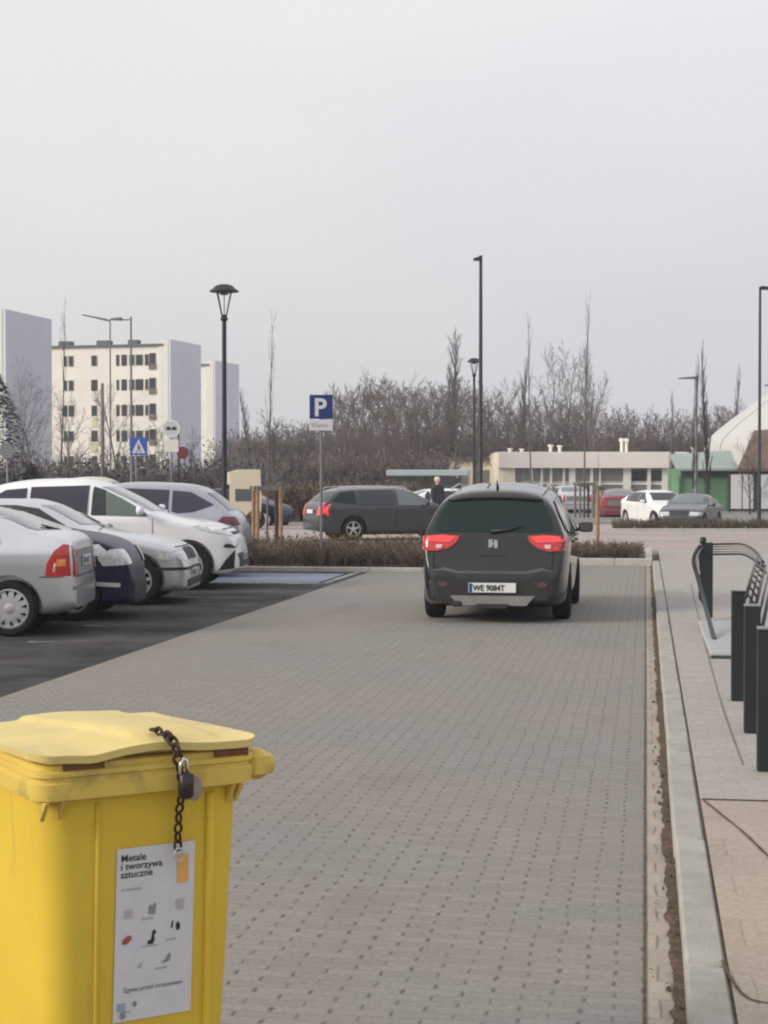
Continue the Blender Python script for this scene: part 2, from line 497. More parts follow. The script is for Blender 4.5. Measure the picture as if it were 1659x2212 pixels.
# ------------------------------------------------------------------ mesh builder
class MB:
    def __init__(self):
        self.v, self.f, self.m = [], [], []

    def add(self, vs, fs, mi=0):
        o = len(self.v)
        self.v += [tuple(p) for p in vs]
        for f in fs:
            self.f.append(tuple(i + o for i in f))
            self.m.append(mi)
        return self

    def box(self, c, s, rz=0.0, mi=0, bev=0.0, taper=1.0):
        x, y, z = s[0] / 2, s[1] / 2, s[2] / 2
        ca, sa = math.cos(rz), math.sin(rz)
        vs = []
        if bev <= 0:
            for dz, t in ((-z, 1.0), (z, taper)):
                for dx, dy in ((-x, -y), (x, -y), (x, y), (-x, y)):
                    vs.append((c[0] + (dx * ca - dy * sa) * t, c[1] + (dx * sa + dy * ca) * t, c[2] + dz))
            self.add(vs, [(3, 2, 1, 0), (4, 5, 6, 7), (0, 1, 5, 4), (1, 2, 6, 5), (2, 3, 7, 6), (3, 0, 4, 7)], mi)
        else:
            b = min(bev, x * .49, y * .49, z * .49)
            rings = [(-z, b), (-z + b, 0), (z - b, 0), (z, b)]
            n = 8
            for dz, i in rings:
                for dx, dy in ((-x + i + b, -y + i), (x - i - b, -y + i), (x - i, -y + i + b), (x - i, y - i - b),
                               (x - i - b, y - i), (-x + i + b, y - i), (-x + i, y - i - b), (-x + i, -y + i + b)):
                    vs.append((c[0] + dx * ca - dy * sa, c[1] + dx * sa + dy * ca, c[2] + dz))
            fs = [tuple(reversed(range(n))), tuple(range(3 * n, 4 * n))]
            for k in range(3):
                for j in range(n):
                    a = k * n + j
                    bb = k * n + (j + 1) % n
                    fs.append((a, bb, bb + n, a + n))
            self.add(vs, fs, mi)
        return self

    def tube(self, pts, rad, n=8, mi=0, cap=True):
        pts = [Vector(p) for p in pts]
        if not isinstance(rad, (list, tuple)):
            rad = [rad] * len(pts)
        vs, fs = [], []
        up = Vector((0, 0, 1))
        prev = None
        for i, p in enumerate(pts):
            if i == 0:
                t = pts[1] - pts[0]
            elif i == len(pts) - 1:
                t = pts[-1] - pts[-2]
            else:
                t = (pts[i + 1] - pts[i - 1])
            t.normalize()
            if prev is None:
                a = up if abs(t.z) < 0.9 else Vector((1, 0, 0))
                u = t.cross(a).normalized()
            else:
                u = (prev - t * prev.dot(t)).normalized()
            prev = u
            v = t.cross(u)
            for k in range(n):
                an = 2 * PI * k / n
                vs.append(p + (u * math.cos(an) + v * math.sin(an)) * rad[i])
        for i in range(len(pts) - 1):
            for k in range(n):
                a, b = i * n + k, i * n + (k + 1) % n
                fs.append((a, b, b + n, a + n))
        if cap:
            fs.append(tuple(reversed(range(n))))
            fs.append(tuple(range((len(pts) - 1) * n, len(pts) * n)))
        return self.add(vs, fs, mi)

    def lathe(self, prof, c=(0, 0, 0), axis='z', n=24, mi=0, closed=False):
        vs, fs = [], []
        for r, h in prof:
            for k in range(n):
                an = 2 * PI * k / n
                a, b = r * math.cos(an), r * math.sin(an)
                if axis == 'z':
                    vs.append((c[0] + a, c[1] + b, c[2] + h))
                elif axis == 'y':
                    vs.append((c[0] + a, c[1] + h, c[2] + b))
                else:
                    vs.append((c[0] + h, c[1] + a, c[2] + b))
        m = len(prof)
        for i in range(m - 1 if not closed else m):
            j = (i + 1) % m
            for k in range(n):
                k2 = (k + 1) % n
                fs.append((i * n + k, i * n + k2, j * n + k2, j * n + k))
        if not closed:
            fs.append(tuple(reversed(range(n))))
            fs.append(tuple(range((m - 1) * n, m * n)))
        return self.add(vs, fs, mi)

    def prism(self, poly, lo, hi, plane='xy', mi=0):
        """extrude a 2D polygon; plane names the polygon axes"""
        n = len(poly)

        def P(p, h):
            if plane == 'xy':
                return (p[0], p[1], h)
            if plane == 'xz':
                return (p[0], h, p[1])
            return (h, p[0], p[1])
        vs = [P(p, lo) for p in poly] + [P(p, hi) for p in poly]
        fs = [tuple(reversed(range(n))), tuple(range(n, 2 * n))]
        for i in range(n):
            j = (i + 1) % n
            fs.append((i, j, j + n, i + n))
        return self.add(vs, fs, mi)

    def build(self, name, mats, parent=None, smooth=False, angle=None, fix=True):
        me = bpy.data.meshes.new(name)
        me.from_pydata(self.v, [], self.f)
        if not isinstance(mats, (list, tuple)):
            mats = [mats]
        for x in mats:
            me.materials.append(MATS[x] if isinstance(x, str) else x)
        me.polygons.foreach_set('material_index', self.m)
        if fix:
            bm = bmesh.new()
            bm.from_mesh(me)
            bmesh.ops.recalc_face_normals(bm, faces=bm.faces)
            bm.to_mesh(me)
            bm.free()
        if smooth:
            me.polygons.foreach_set('use_smooth', [True] * len(me.polygons))
            if angle:
                try:
                    me.set_sharp_from_angle(angle=R(angle))
                except Exception:
                    pass
        me.update()
        o = bpy.data.objects.new(name, me)
        S.collection.objects.link(o)
        if parent:
            o.parent = parent
        return o


def tag(o, label, cat, group=None, kind=None):
    if label:
        o['label'] = label
    if cat:
        o['category'] = cat
    if group:
        o['group'] = group
    if kind:
        o['kind'] = kind
    return o


def thing(name, label, cat, loc=(0, 0, 0), rz=0.0, group=None):
    o = bpy.data.objects.new(name, None)
    S.collection.objects.link(o)
    o.location = loc
    o.rotation_euler = (0, 0, rz)
    o.empty_display_size = 0.3
    return tag(o, label, cat, group)


def copy_tree(o, parent=None):
    c = o.copy()
    S.collection.objects.link(c)
    if parent:
        c.parent = parent
    for ch in [x for x in bpy.data.objects if x.parent == o]:
        copy_tree(ch, c)
    return c


def structure(name, mb, m):
    o = mb.build(name, m)
    o['kind'] = 'structure'
    return o


def text_mb(s, size, mb, plane='front', at=(0, 0, 0), mi=0, bold=0.0, align='LEFT', sx=1.0):
    cu = bpy.data.curves.new('t', 'FONT')
    cu.body = s
    cu.size = size
    cu.align_x = align
    cu.offset = bold
    cu.resolution_u = 3
    o = bpy.data.objects.new('t', cu)
    S.collection.objects.link(o)
    dg = bpy.context.evaluated_depsgraph_get()
    me = bpy.data.meshes.new_from_object(o.evaluated_get(dg))
    vs = []
    for v in me.vertices:
        x, y = v.co.x * sx, v.co.y
        if plane == 'front':            # reads from -y
            vs.append((at[0] + x, at[1], at[2] + y))
        elif plane == 'rear':           # reads from -x (car tail), left is +y
            vs.append((at[0], at[1] - x, at[2] + y))
    mb.add(vs, [tuple(p.vertices) for p in me.polygons], mi)
    bpy.data.objects.remove(o)
    bpy.data.meshes.remove(me)
    bpy.data.curves.remove(cu)
    return mb


def sheet(name, pts, z, m, kind='structure', thick=0.0):
    mb = MB()
    if thick:
        mb.prism([(p[0], p[1]) for p in pts], z - thick, z)
    else:
        mb.add([(p[0], p[1], z) for p in pts], [tuple(range(len(pts)))])
    o = mb.build(name, m, fix=bool(thick))
    if not thick and o.data.polygons[0].normal.z < 0:
        o.data.flip_normals()
    o['kind'] = kind
    return o


# ------------------------------------------------------------------ ground
YE = G(1400, 1222).y                       # the transverse kerb closing the aisle
YL = G(700, 1234).y
big = [(-900, -60), (900, -60), (900, 1500), (-900, 1500)]
sheet('ground', big, -0.012, 'ground')
sheet('plaza', [(-60, YE + 5.2), (60, YE + 5.2), (60, 63), (-60, 63)], -0.004, 'plaza')
sheet('far_road', [(-60, 66), (60, 66), (60, 108), (-60, 108)], -0.006, 'road_far')
sheet('parking_aisle', [(-4.99, -4), (0.0, -4), (0.0, YE - 0.12), (-3.4, YE - 0.12), (-4.99, YL - 0.12)], 0.0, 'pavers')
sheet('asphalt_bays', [(-24, -4), (-4.99, -4), (-4.99, YL - 0.12), (-24, YL - 0.12)], 0.0, 'asphalt')
sheet('gutter_strip', [(0.006, -4), (0.098, -4), (0.098, YE), (0.006, YE)], 0.003, 'pavers_gutter')
# dark joint between aisle and gutter
sheet('gutter_joint', [(-0.004, -4), (0.008, -4), (0.006, YE), (-0.004, YE)], 0.006, 'dirt')


def ragged(x0, x1, y0, y1, seed, amp, step=0.12):
    rng = random.Random(seed)
    left, y, a = [], y0, 0
    while y < y1:
        a = a * 0.6 + rng.uniform(-1, 1) * amp
        bump_ = amp * 3.2 * (rng.random() < 0.06)
        left.append((x0 - max(-0.01, a) - bump_ * rng.random(), y))
        y += step * rng.uniform(0.5, 1.4)
    left.append((x0, y1))
    return left + [(x1, y1), (x1, y0)]


sheet('dirt_strip', ragged(0.088, 0.135, -4, YE, 4, 0.010, 0.06), 0.009, 'dirt')
rng = random.Random(12)
mb = MB()
for i in range(34):                         # moss and leaf tufts caught along the kerb
    y = rng.uniform(3.5, 14)
    x = rng.uniform(0.06, 0.128)
    r = rng.uniform(0.004, 0.013)
    mb.lathe([(r * 1.3, 0.008), (r, 0.016), (r * 0.4, 0.022)], c=(x, y, 0), n=6)
o = mb.build('kerb_moss', 'moss')
tag(o, 'moss tufts and old leaves caught in the gutter along the right kerb', 'moss', kind='stuff')

rng = random.Random(44)
mb = MB()
for i in range(150):                        # dry leaf crumbs blown against the kerb and over the paving
    y = rng.uniform(3.6, 22)
    x = .10 - abs(rng.gauss(0, .05)) if rng.random() < .7 else rng.uniform(-3.5, 0)
    a, r = rng.uniform(0, 6.28), rng.uniform(.006, .016)
    c_, s_ = math.cos(a) * r, math.sin(a) * r
    z = .012
    mb.add([(x - c_, y - s_, z), (x + s_ * .5, y - c_ * .5, z + .004), (x + c_, y + s_, z + .006), (x - s_ * .5, y + c_ * .5, z + .003)], [(0, 1, 2, 3)])
o = mb.build('leaf_litter', 'dirt')
tag(o, 'dry brown leaf crumbs scattered over the paving beside the right kerb', 'leaves', kind='stuff')

# right kerb: stones butted end to end
KX0, KX1, KH = 0.132, 0.268, 0.10
kb = thing('kerb', 'long pale concrete kerb between the paved aisle and the right pavement', 'kerb', (0, 0, 0))
y = -4.0
joint_y = G(1455, 1650, KH).y
ys = [joint_y - 2.0 * k for k in range(1, 8)][::-1] + [joint_y + 1.0 * k for k in range(0, 27)]
ys = [v for v in ys if v < YE - 0.4] + [YE]
rng = random.Random(5)
for a, b in zip(ys[:-1], ys[1:]):
    mb = MB()
    dx = rng.uniform(-0.003, 0.003)
    mb.box(((KX0 + KX1) / 2 + dx, (a + b) / 2, KH / 2 - 0.03), (KX1 - KX0, (b - a) - 0.008, KH + 0.06), bev=0.012)
    mb.build('kerb_stone', 'kerb', kb, smooth=True, angle=30)
sheet('kerb_joint', [(KX1 - 0.002, -4), (KX1 + 0.010, -4), (KX1 + 0.010, YE), (KX1 - 0.002, YE)], KH - 0.008, 'dirt')
yn = G(1520, 1727, KH).y
sheet('sidewalk_near', [(KX1 + 0.008, -4), (6.0, -4), (6.0, yn), (KX1 + 0.008, yn)], KH, 'sidewalk_near')
sheet('sidewalk_far', [(KX1 + 0.008, yn), (6.0, yn), (6.0, YE + 5.2), (KX1 + 0.008, YE + 5.2)], KH, 'sidewalk_far')
sheet('sidewalk_front', [(0.13, YE + 5.2), (6.0, YE + 5.2), (6.0, YE + 5.28), (0.13, YE + 5.28)], KH - 0.002, 'kerb_light', thick=0.2)


def crack(name, pts, wdt, z=KH + 0.004, m='dirt'):
    L, Rr = [], []
    for i, p in enumerate(pts):
        a = pts[max(i - 1, 0)]
        b = pts[min(i + 1, len(pts) - 1)]
        t = Vector((b[0] - a[0], b[1] - a[1])).normalized()
        nx, ny = -t.y, t.x
        ww = wdt * (0.7 + 0.6 * random.Random(i * 7 + len(pts)).random())
        L.append((p[0] + nx * ww, p[1] + ny * ww))
        Rr.append((p[0] - nx * ww, p[1] - ny * ww))
    return sheet(name, L + Rr[::-1], z, m)


def smooth_pts(pts, n=6):
    out = []
    P = [Vector(p) for p in pts]
    for i in range(len(P) - 1):
        p0, p1, p2, p3 = P[max(i - 1, 0)], P[i], P[i + 1], P[min(i + 2, len(P) - 1)]
        for k in range(n):
            t = k / n
            out.append(0.5 * ((2 * p1) + (p2 - p0) * t + (2 * p0 - 5 * p1 + 4 * p2 - p3) * t * t
                              + (3 * p1 - p0 - 3 * p2 + p3) * t ** 3))
    out.append(P[-1])
    return out


def gpts(pp, z=KH):
    return [G(a, b, z).xy for a, b in pp]


crack('pavement_seam', smooth_pts(gpts([(1492, 1262), (1529, 1414), (1563, 1535), (1605, 1652)])), 0.004, m='joint_grey')
crack('pavement_gap', smooth_pts(gpts([(1517, 1727), (1560, 1762), (1610, 1803), (1670, 1862)])), 0.006)
crack('pavement_gap', smooth_pts(gpts([(1560, 2075), (1575, 2108), (1600, 2145), (1630, 2163), (1680, 2170)])), 0.006)
sheet('pavement_line', [(G(1517, 1727, KH).x, yn - 0.012), (4, yn - 0.012), (4, yn + 0.014), (G(1517, 1727, KH).x, yn + 0.014)],
      KH + 0.004, 'dirt')
# bay marking lines on the asphalt, blue bay
for i, (px0, px1, py) in enumerate(((62, 118, 1387), (128, 226, 1352), (330, 470, 1290))):
    a, b = G(px0, py), G(px1, py)
    sheet('bay_line', [(a.x, a.y - 0.06), (b.x, b.y - 0.06), (b.x, b.y + 0.06), (a.x, a.y + 0.06)], 0.004, 'paint_line_worn')
bx0, bx1 = -10.5, G(690, 1262).x
by0 = G(690, 1262).y
sheet('blue_bay', [(bx0, by0 + 0.22), (bx1 - 0.1, by0 + 0.22), (bx1 - 0.1, YL - 0.8), (bx0, YL - 0.8)], 0.004, 'paint_blue')
sheet('bay_line', [(bx0, by0), (bx1, by0), (bx1, by0 + 0.2), (bx0, by0 + 0.2)], 0.004, 'paint_line')
sheet('bay_line', [(bx1 - 0.02, by0 + 0.2), (bx1 + 0.10, by0 + 0.2), (bx1 + 0.10, YL - 0.14), (bx1 - 0.02, YL - 0.14)], 0.005, 'paint_line')

# transverse kerbs
kc = thing('kerb', 'pale transverse kerb in front of the shrub bed left of the dark car', 'kerb', (0, YL, 0))
for a, b in [(-24 + k, -23 + k) for k in range(0, 20)]:
    MB().box(((a + b) / 2, 0, 0.0), (b - a - 0.006, 0.16, 0.16), bev=0.012).build('kerb_stone', 'kerb_light', kc)
xl = -3.4
kc = thing('kerb', 'pale kerb edging the planting island right of the dark car', 'kerb', (0, YE, 0))
for a, b in [(xl + 0.005, -2.5), (-2.5, -1.5), (-1.5, -0.6), (-0.6, 0.13)]:
    MB().box(((a + b) / 2, 0, 0.05), (b - a - 0.006, 0.16, 0.18), bev=0.012).build('kerb_stone', 'kerb_light', kc)
for k in range(5):
    MB().box((0.06, 0.58 + k, 0.05), (0.14, 0.99, 0.18), bev=0.012).build('kerb_stone', 'kerb_light', kc)
sheet('planting_soil', [(-24, YL + 0.08), (xl, YL + 0.08), (xl, YE + 0.08), (-0.01, YE + 0.08), (-0.01, YE + 5.1), (-24, YE + 5.1)], 0.055, 'soil')

# ------------------------------------------------------------------ car construction


def pchip(pts):
    xs = np.array([p[0] for p in pts], float)
    ys_ = np.array([p[1] for p in pts], float)
    h = np.diff(xs)
    dl = np.diff(ys_) / h
    d = np.zeros(len(xs))
    for i in range(1, len(xs) - 1):
        if dl[i - 1] * dl[i] > 0:
            w1, w2 = 2 * h[i] + h[i - 1], h[i] + 2 * h[i - 1]
            d[i] = (w1 + w2) / (w1 / dl[i - 1] + w2 / dl[i])
    d[0], d[-1] = dl[0], dl[-1]

    def f(x):
        x = min(max(x, xs[0]), xs[-1])
        i = min(max(int(np.searchsorted(xs, x)) - 1, 0), len(h) - 1)
        t = (x - xs[i]) / h[i]
        return ((2 * t ** 3 - 3 * t * t + 1) * ys_[i] + (t ** 3 - 2 * t * t + t) * h[i] * d[i]
                + (-2 * t ** 3 + 3 * t * t) * ys_[i + 1] + (t ** 3 - t * t) * h[i] * d[i + 1])
    return f


def body_mesh(sp):
    top, wid, bot = pchip(sp['top']), pchip(sp['wid']), pchip(sp['bot'])
    belt, kk = sp['belt'], sp.get('tumble', 0.27)
    x0, x1 = sp['top'][0][0], sp['top'][-1][0]
    N = 84
    xs = []
    for i in range(N + 1):
        t = i / N
        t = t - 0.135 * math.sin(2 * PI * t)        # denser near both ends
        xs.append(x0 + (x1 - x0) * t)
    th0 = math.asin(0.62 ** 5)
    ts = [0.0, .12, .24, .36, .48] + [math.sin(th0 + (PI / 2 - th0) * i / 13) ** 0.2 for i in range(14)]
    ss = [0, .04, .09, .16, .25, .34, .44, .54, .64, .74, .84, .93]
    rings = []
    for x in xs:
        zt, zb, ww = top(x), bot(x), wid(x)
        bx = min(belt, zt - 0.09)
        ke = kk * min(1.0, max(0, (zt - bx - 0.05)) / 0.5)
        half = []
        for s in ss:
            z = zb + (bx - zb) * s
            tuck = 0.07 * max(0, 1 - s / 0.12) ** 2
            bulge = -0.035 * (1 - s) ** 2 + 0.006 * math.exp(-((s - 0.80) / 0.05) ** 2)
            half.append((ww * (1 + bulge - tuck), z))
        for t in ts:
            th = math.asin(min(1, t ** 5))
            y = ww * (1 - ke * t) * max(0, math.cos(th)) ** 0.8
            crown = 0.028 * (1 - (y / ww) ** 2) * min(1, t * 1.5)
            half.append((y, bx + (zt - bx) * t + crown - 0.028 * min(1, t * 1.5) * 0.6))
        ring = [(x, y, z) for y, z in half] + [(x, -y, z) for y, z in half[-2::-1]]
        rings.append(ring)
    n = len(rings[0])
    vs = [p for r_ in rings for p in r_]
    fs = []
    for i in range(len(rings) - 1):
        for j in range(n):
            k = (j + 1) % n
            fs.append((i * n + j, i * n + k, (i + 1) * n + k, (i + 1) * n + j))
    fs.append(tuple(range(n)))
    fs.append(tuple(reversed(range((len(rings) - 1) * n, len(rings) * n))))
    return vs, fs


def grid_patch(poly, step):
    """triangulate a 2D polygon with inner points so it can follow a curved surface"""
    pts = []
    n = len(poly)
    for i in range(n):
        a, b = Vector(poly[i]), Vector(poly[(i + 1) % n])
        k = max(1, int((b - a).length / step))
        for j in range(k):
            pts.append(a + (b - a) * (j / k))
    m = len(pts)
    edges = [(i, (i + 1) % m) for i in range(m)]
    xs = [p[0] for p in poly]
    ys_ = [p[1] for p in poly]

    def inside(x, y):
        c = False
        for i in range(n):
            x1, y1 = poly[i]
            x2, y2 = poly[(i + 1) % n]
            if (y1 > y) != (y2 > y) and x < (x2 - x1) * (y - y1) / (y2 - y1) + x1:
                c = not c
        return c
    x = min(xs) + step / 2
    while x < max(xs):
        y = min(ys_) + step / 2
        while y < max(ys_):
            if inside(x, y):
                q = Vector((x, y))
                if min((q - p).length for p in pts[:m]) > step * 0.45:
                    pts.append(q)
            y += step
        x += step
    r = delaunay_2d_cdt(pts, edges, [], 1, 1e-5)
    return r[0], [f for f in r[2]]


def patch(mb, bvh, poly, side, off=0.006, step=0.08, mi=0, mirror=False):
    """lay a polygon on the body. side: 'L' 'R' (poly in x,z), 'rear' 'front' (y,z), 'top' (x,y)"""
    p2, fs = grid_patch(poly, step)
    vs = []
    ok = True
    for p in p2:
        a, b = p[0], p[1]
        if side == 'L':
            o, d = Vector((a, 3, b)), Vector((0, -1, 0))
        elif side == 'R':
            o, d = Vector((a, -3, b)), Vector((0, 1, 0))
        elif side == 'rear':
            o, d = Vector((-6, a, b)), Vector((1, 0, 0))
        elif side == 'front':
            o, d = Vector((6, a, b)), Vector((-1, 0, 0))
        else:
            o, d = Vector((a, b, 4)), Vector((0, 0, -1))
        h = bvh.ray_cast(o, d)
        if h[0] is None:
            h = bvh.find_nearest(o + d * (2.25 if side in 'LR' else 4))
            h = (h[0], h[1])
        nrm = h[1]
        if nrm.dot(d) > 0:
            nrm = -nrm
        vs.append(h[0] - d * off * .9 + nrm * off * .5)
    mb.add(vs, fs, mi)


def stroke(mb, bvh, pts, side, wdt=0.012, off=0.004, mi=0):
    """a thin seam laid on the body along a polyline"""
    P = [Vector(p) for p in pts]
    for i in range(len(P) - 1):
        a, b = P[i], P[i + 1]
        t = (b - a).normalized()
        nn = Vector((-t.y, t.x)) * wdt / 2
        patch(mb, bvh, [tuple(a - nn), tuple(b - nn), tuple(b + nn), tuple(a + nn)], side, off, 0.1, mi)


def make_wheel(parent, x, y, r, wd, spokes, style, rimmat='rim_silver', rr=None):
    s = 1 if y > 0 else -1
    rr = rr or r * 0.66
    mb = MB()
    hw = wd / 2
    prof = [(rr, -hw * .8), (rr + .02, -hw), (r - .03, -hw), (r - .008, -hw * .8), (r, -hw * .5), (r, hw * .5), (r - .008, hw * .8),
            (r - .03, hw), (rr + .02, hw), (rr, hw * .8)]
    mb.lathe(prof, axis='y', n=36, closed=True)
    w_ = mb.build('wheel', 'rubber', parent, smooth=True, angle=40)
    w_.location = (x, y, r)
    mb = MB()
    ys_ = s * hw * 0.55
    mb.lathe([(rr + .004, s * hw * .8), (rr - .018, s * hw * .82), (rr - .03, ys_ - s * .02), (rr - .03, ys_ - s * 0.04),
              (rr + .002, ys_ - s * 0.04)], axis='y', n=32, closed=True, mi=0)
    mb.lathe([(rr - .005, ys_ - s * .05), (0.01, ys_ - s * .05)], axis='y', n=24, mi=1)
    mb.lathe([(rr * .30, ys_ - s * .03), (rr * .28, ys_ + s * .012), (rr * .12, ys_ + s * .02), (0.004, ys_ + s * .02)], axis='y', n=16, mi=0)
    for k in range(spokes):
        an = 2 * PI * (k + .25) / spokes
        w0, w1 = (rr * .17, rr * .12) if style == 'cap' else (rr * .13, rr * .10)
        ca, sa = math.cos(an), math.sin(an)
        vs = []
        for rad, ww, yy in ((rr * .2, w0, ys_ + s * .008), (rr * .62, (w0 + w1) / 2, ys_ + s * .012), (rr - .012, w1, ys_ - s * .004)):
            for q in (-1, 1):
                vs.append((rad * ca - q * ww * sa, yy, rad * sa + q * ww * ca))
                vs.append((rad * ca - q * ww * sa, yy - s * .03, rad * sa + q * ww * ca))
        fs = []
        for i in (0, 4):
            fs += [(i, i + 2, i + 6, i + 4), (i + 1, i + 5, i + 7, i + 3), (i, i + 4, i + 5, i + 1), (i + 2, i + 3, i + 7, i + 6)]
        mb.add(vs, fs, 0)
    mb.build('rim', [rimmat, 'rim_dark'], w_, smooth=True, angle=40)
    return w_


def make_car(name, label, loc, rz, sp, paint, group=None):
    root = thing(name, label, sp.get('cat', 'car'), loc, rz, group)
    vs, fs = body_mesh(sp)
    mb = MB().add(vs, fs)
    body = mb.build('body', [paint, 'underbody'], root, smooth=True, angle=42)
    bm = bmesh.new()
    bm.from_mesh(body.data)
    bvh = BVHTree.FromBMesh(bm)
    bm.free()
    r, tr = sp['r'], sp['track']
    # wheel arches
    cut = MB()
    for x in sp['axles']:
        for s in (-1, 1):
            cut.lathe([(0.005, s * (tr - .16)), (r + .055, s * (tr - .16)), (r + .055, s * 1.2), (0.005, s * 1.2)], c=(x, 0, r + .005), axis='y', n=32)
    co = cut.build('cut', ['underbody', 'underbody'])
    co.data.polygons.foreach_set('material_index', [1] * len(co.data.polygons))
    md = body.modifiers.new('b', 'BOOLEAN')
    md.operation = 'DIFFERENCE'
    md.solver = 'EXACT'
    md.object = co
    hold = root.location.copy(), root.rotation_euler.copy()
    root.location = (0, 0, 0)
    root.rotation_euler = (0, 0, 0)
    bpy.context.view_layer.update()
    dg = bpy.context.evaluated_depsgraph_get()
    me = bpy.data.meshes.new_from_object(body.evaluated_get(dg))
    body.modifiers.clear()
    me.materials.clear()
    me.materials.append(MATS[paint])
    me.materials.append(MATS['underbody'])
    me.polygons.foreach_set('use_smooth', [True] * len(me.polygons))
    try:
        me.set_sharp_from_angle(angle=R(42))
    except Exception:
        pass
    body.data = me
    bpy.data.objects.remove(co)
    root.location, root.rotation_euler = hold
    for x in sp['axles']:
        for s in (-1, 1):
            make_wheel(root, x, s * tr, r, sp.get('tw', 0.2), sp.get('spokes', 10), sp.get('style', 'alloy'), rr=sp.get('rr'))
    x_a, x_b = sp['axles']
    MB().box(((x_a + x_b) / 2, 0, .235), (x_b - x_a + .5, 1.34, .15), bev=.03).build('shadow_tray', 'underbody', root)  # added dark box, blocks light to deepen the shadow under the car
    # arch lips / cladding
    if sp.get('clad'):
        c = MB()
        for x in sp['axles']:
            for s in (1, -1):
                R0, R1 = r + .05, r + .12
                poly = [(x + R0 * math.cos(a), r + R0 * math.sin(a)) for a in [PI * k / 14 for k in range(15)]] + \
                       [(x + R1 * math.cos(a), r + R1 * math.sin(a)) for a in [PI * k / 14 for k in range(14, -1, -1)]]
                patch(c, bvh, poly, 'L' if s > 0 else 'R', .012, .09)
        c.build('wheel_arch_trim', 'black_plastic', root, smooth=True)
    for k, P in sp['patches'].items():
        for (side, poly, m, off) in P:
            q = MB()
            patch(q, bvh, poly, side, off, sp.get('step', .06))
            o = q.build(k, m, root, smooth=True, fix=False)
    # seams
    for side, ln in [(sd_, l_) for sd_ in ('L', 'R') for l_ in sp.get('seams', [])] + [('rear', l_) for l_ in sp.get('seams_rear', [])] \
            + [('front', l_) for l_ in sp.get('seams_front', [])]:
        q = MB()
        stroke(q, bvh, ln, side, 0.009)
        q.build('panel_gap', 'underbody', root, fix=False)
    # mirrors
    if 'mirror' in sp:
        mx, mz, mcol = sp['mirror']
        wv = pchip(sp['wid'])(mx)
        for s in (-1, 1):
            q = MB()
            q.tube([(mx, s * (wv - .06), mz - .04), (mx, s * (wv + .05), mz - .02)], .02, 6, 1)
            q.box((mx, s * (wv + .11), mz), (.10, .19, .13), bev=.03)
            mo = q.build('mirror', [mcol, 'black_plastic'], root, smooth=True, angle=50)
            MB().box((mx - .052, s * (wv + .11), mz), (.008, .15, .095), bev=.003).build('mirror_glass', 'glass_light', mo)
    for (x, z, ln) in sp.get('handles', []):
        for s in (-1, 1):
            h = bvh.ray_cast(Vector((x, 3 * s, z)), Vector((0, -s, 0)))
            if h[0]:
                MB().box((x, h[0].y + s * .012, z), (ln, .03, .03), bev=.01).build('door_handle', sp.get('handle_mat', paint), root, smooth=True, angle=50)
    for fn in sp.get('extra', []):
        fn(root, bvh, sp, paint)
    return root


def plate(root, x, y, z, text, side='rear', tilt=0.0, wdt=0.52):
    q = MB()
    hh = 0.057
    q.box((x, y, z), (.012, wdt, hh * 2), bev=.003)
    o = q.build('number_plate', 'plate_white', root)
    s = -1 if side == 'rear' else 1
    q = MB()
    q.box((x + s * .0075, y + (-s) * (wdt / 2 - .025), z), (.003, .04, hh * 2 - .01))
    q.build('country_band', 'plate_blue', o)
    q = MB()
    if side == 'rear':
        text_mb(text, .098, q, 'rear', at=(x - .010, y + wdt / 2 - .055, z - .036), bold=.003, sx=.86)
    else:
        text_mb(text, .098, q, 'rear', at=(x + .010, y + wdt / 2 - .055, z - .036), bold=.003, sx=.86)
        q.v = [(v[0], 2 * y - v[1], v[2]) for v in q.v]
    q.build('lettering', 'ink', o, fix=False)
    return o


def wid_std(W, L):
    h = L / 2
    return [(-h, W * .80), (-h + .05, W * .885), (-h + .18, W * .95), (-h + .5, W * .992), (-h + 1.1, W), (h - 1.2, W * .995),
            (h - .6, W * .965), (h - .25, W * .87), (h - .07, W * .72), (h, W * .52)]


def ys(pts):
    """mirror a y,z polygon"""
    return [(-a, b) for a, b in pts][::-1]


def LR(poly, m, off=.011):
    return [('L', poly, m, off), ('R', poly, m, off)]


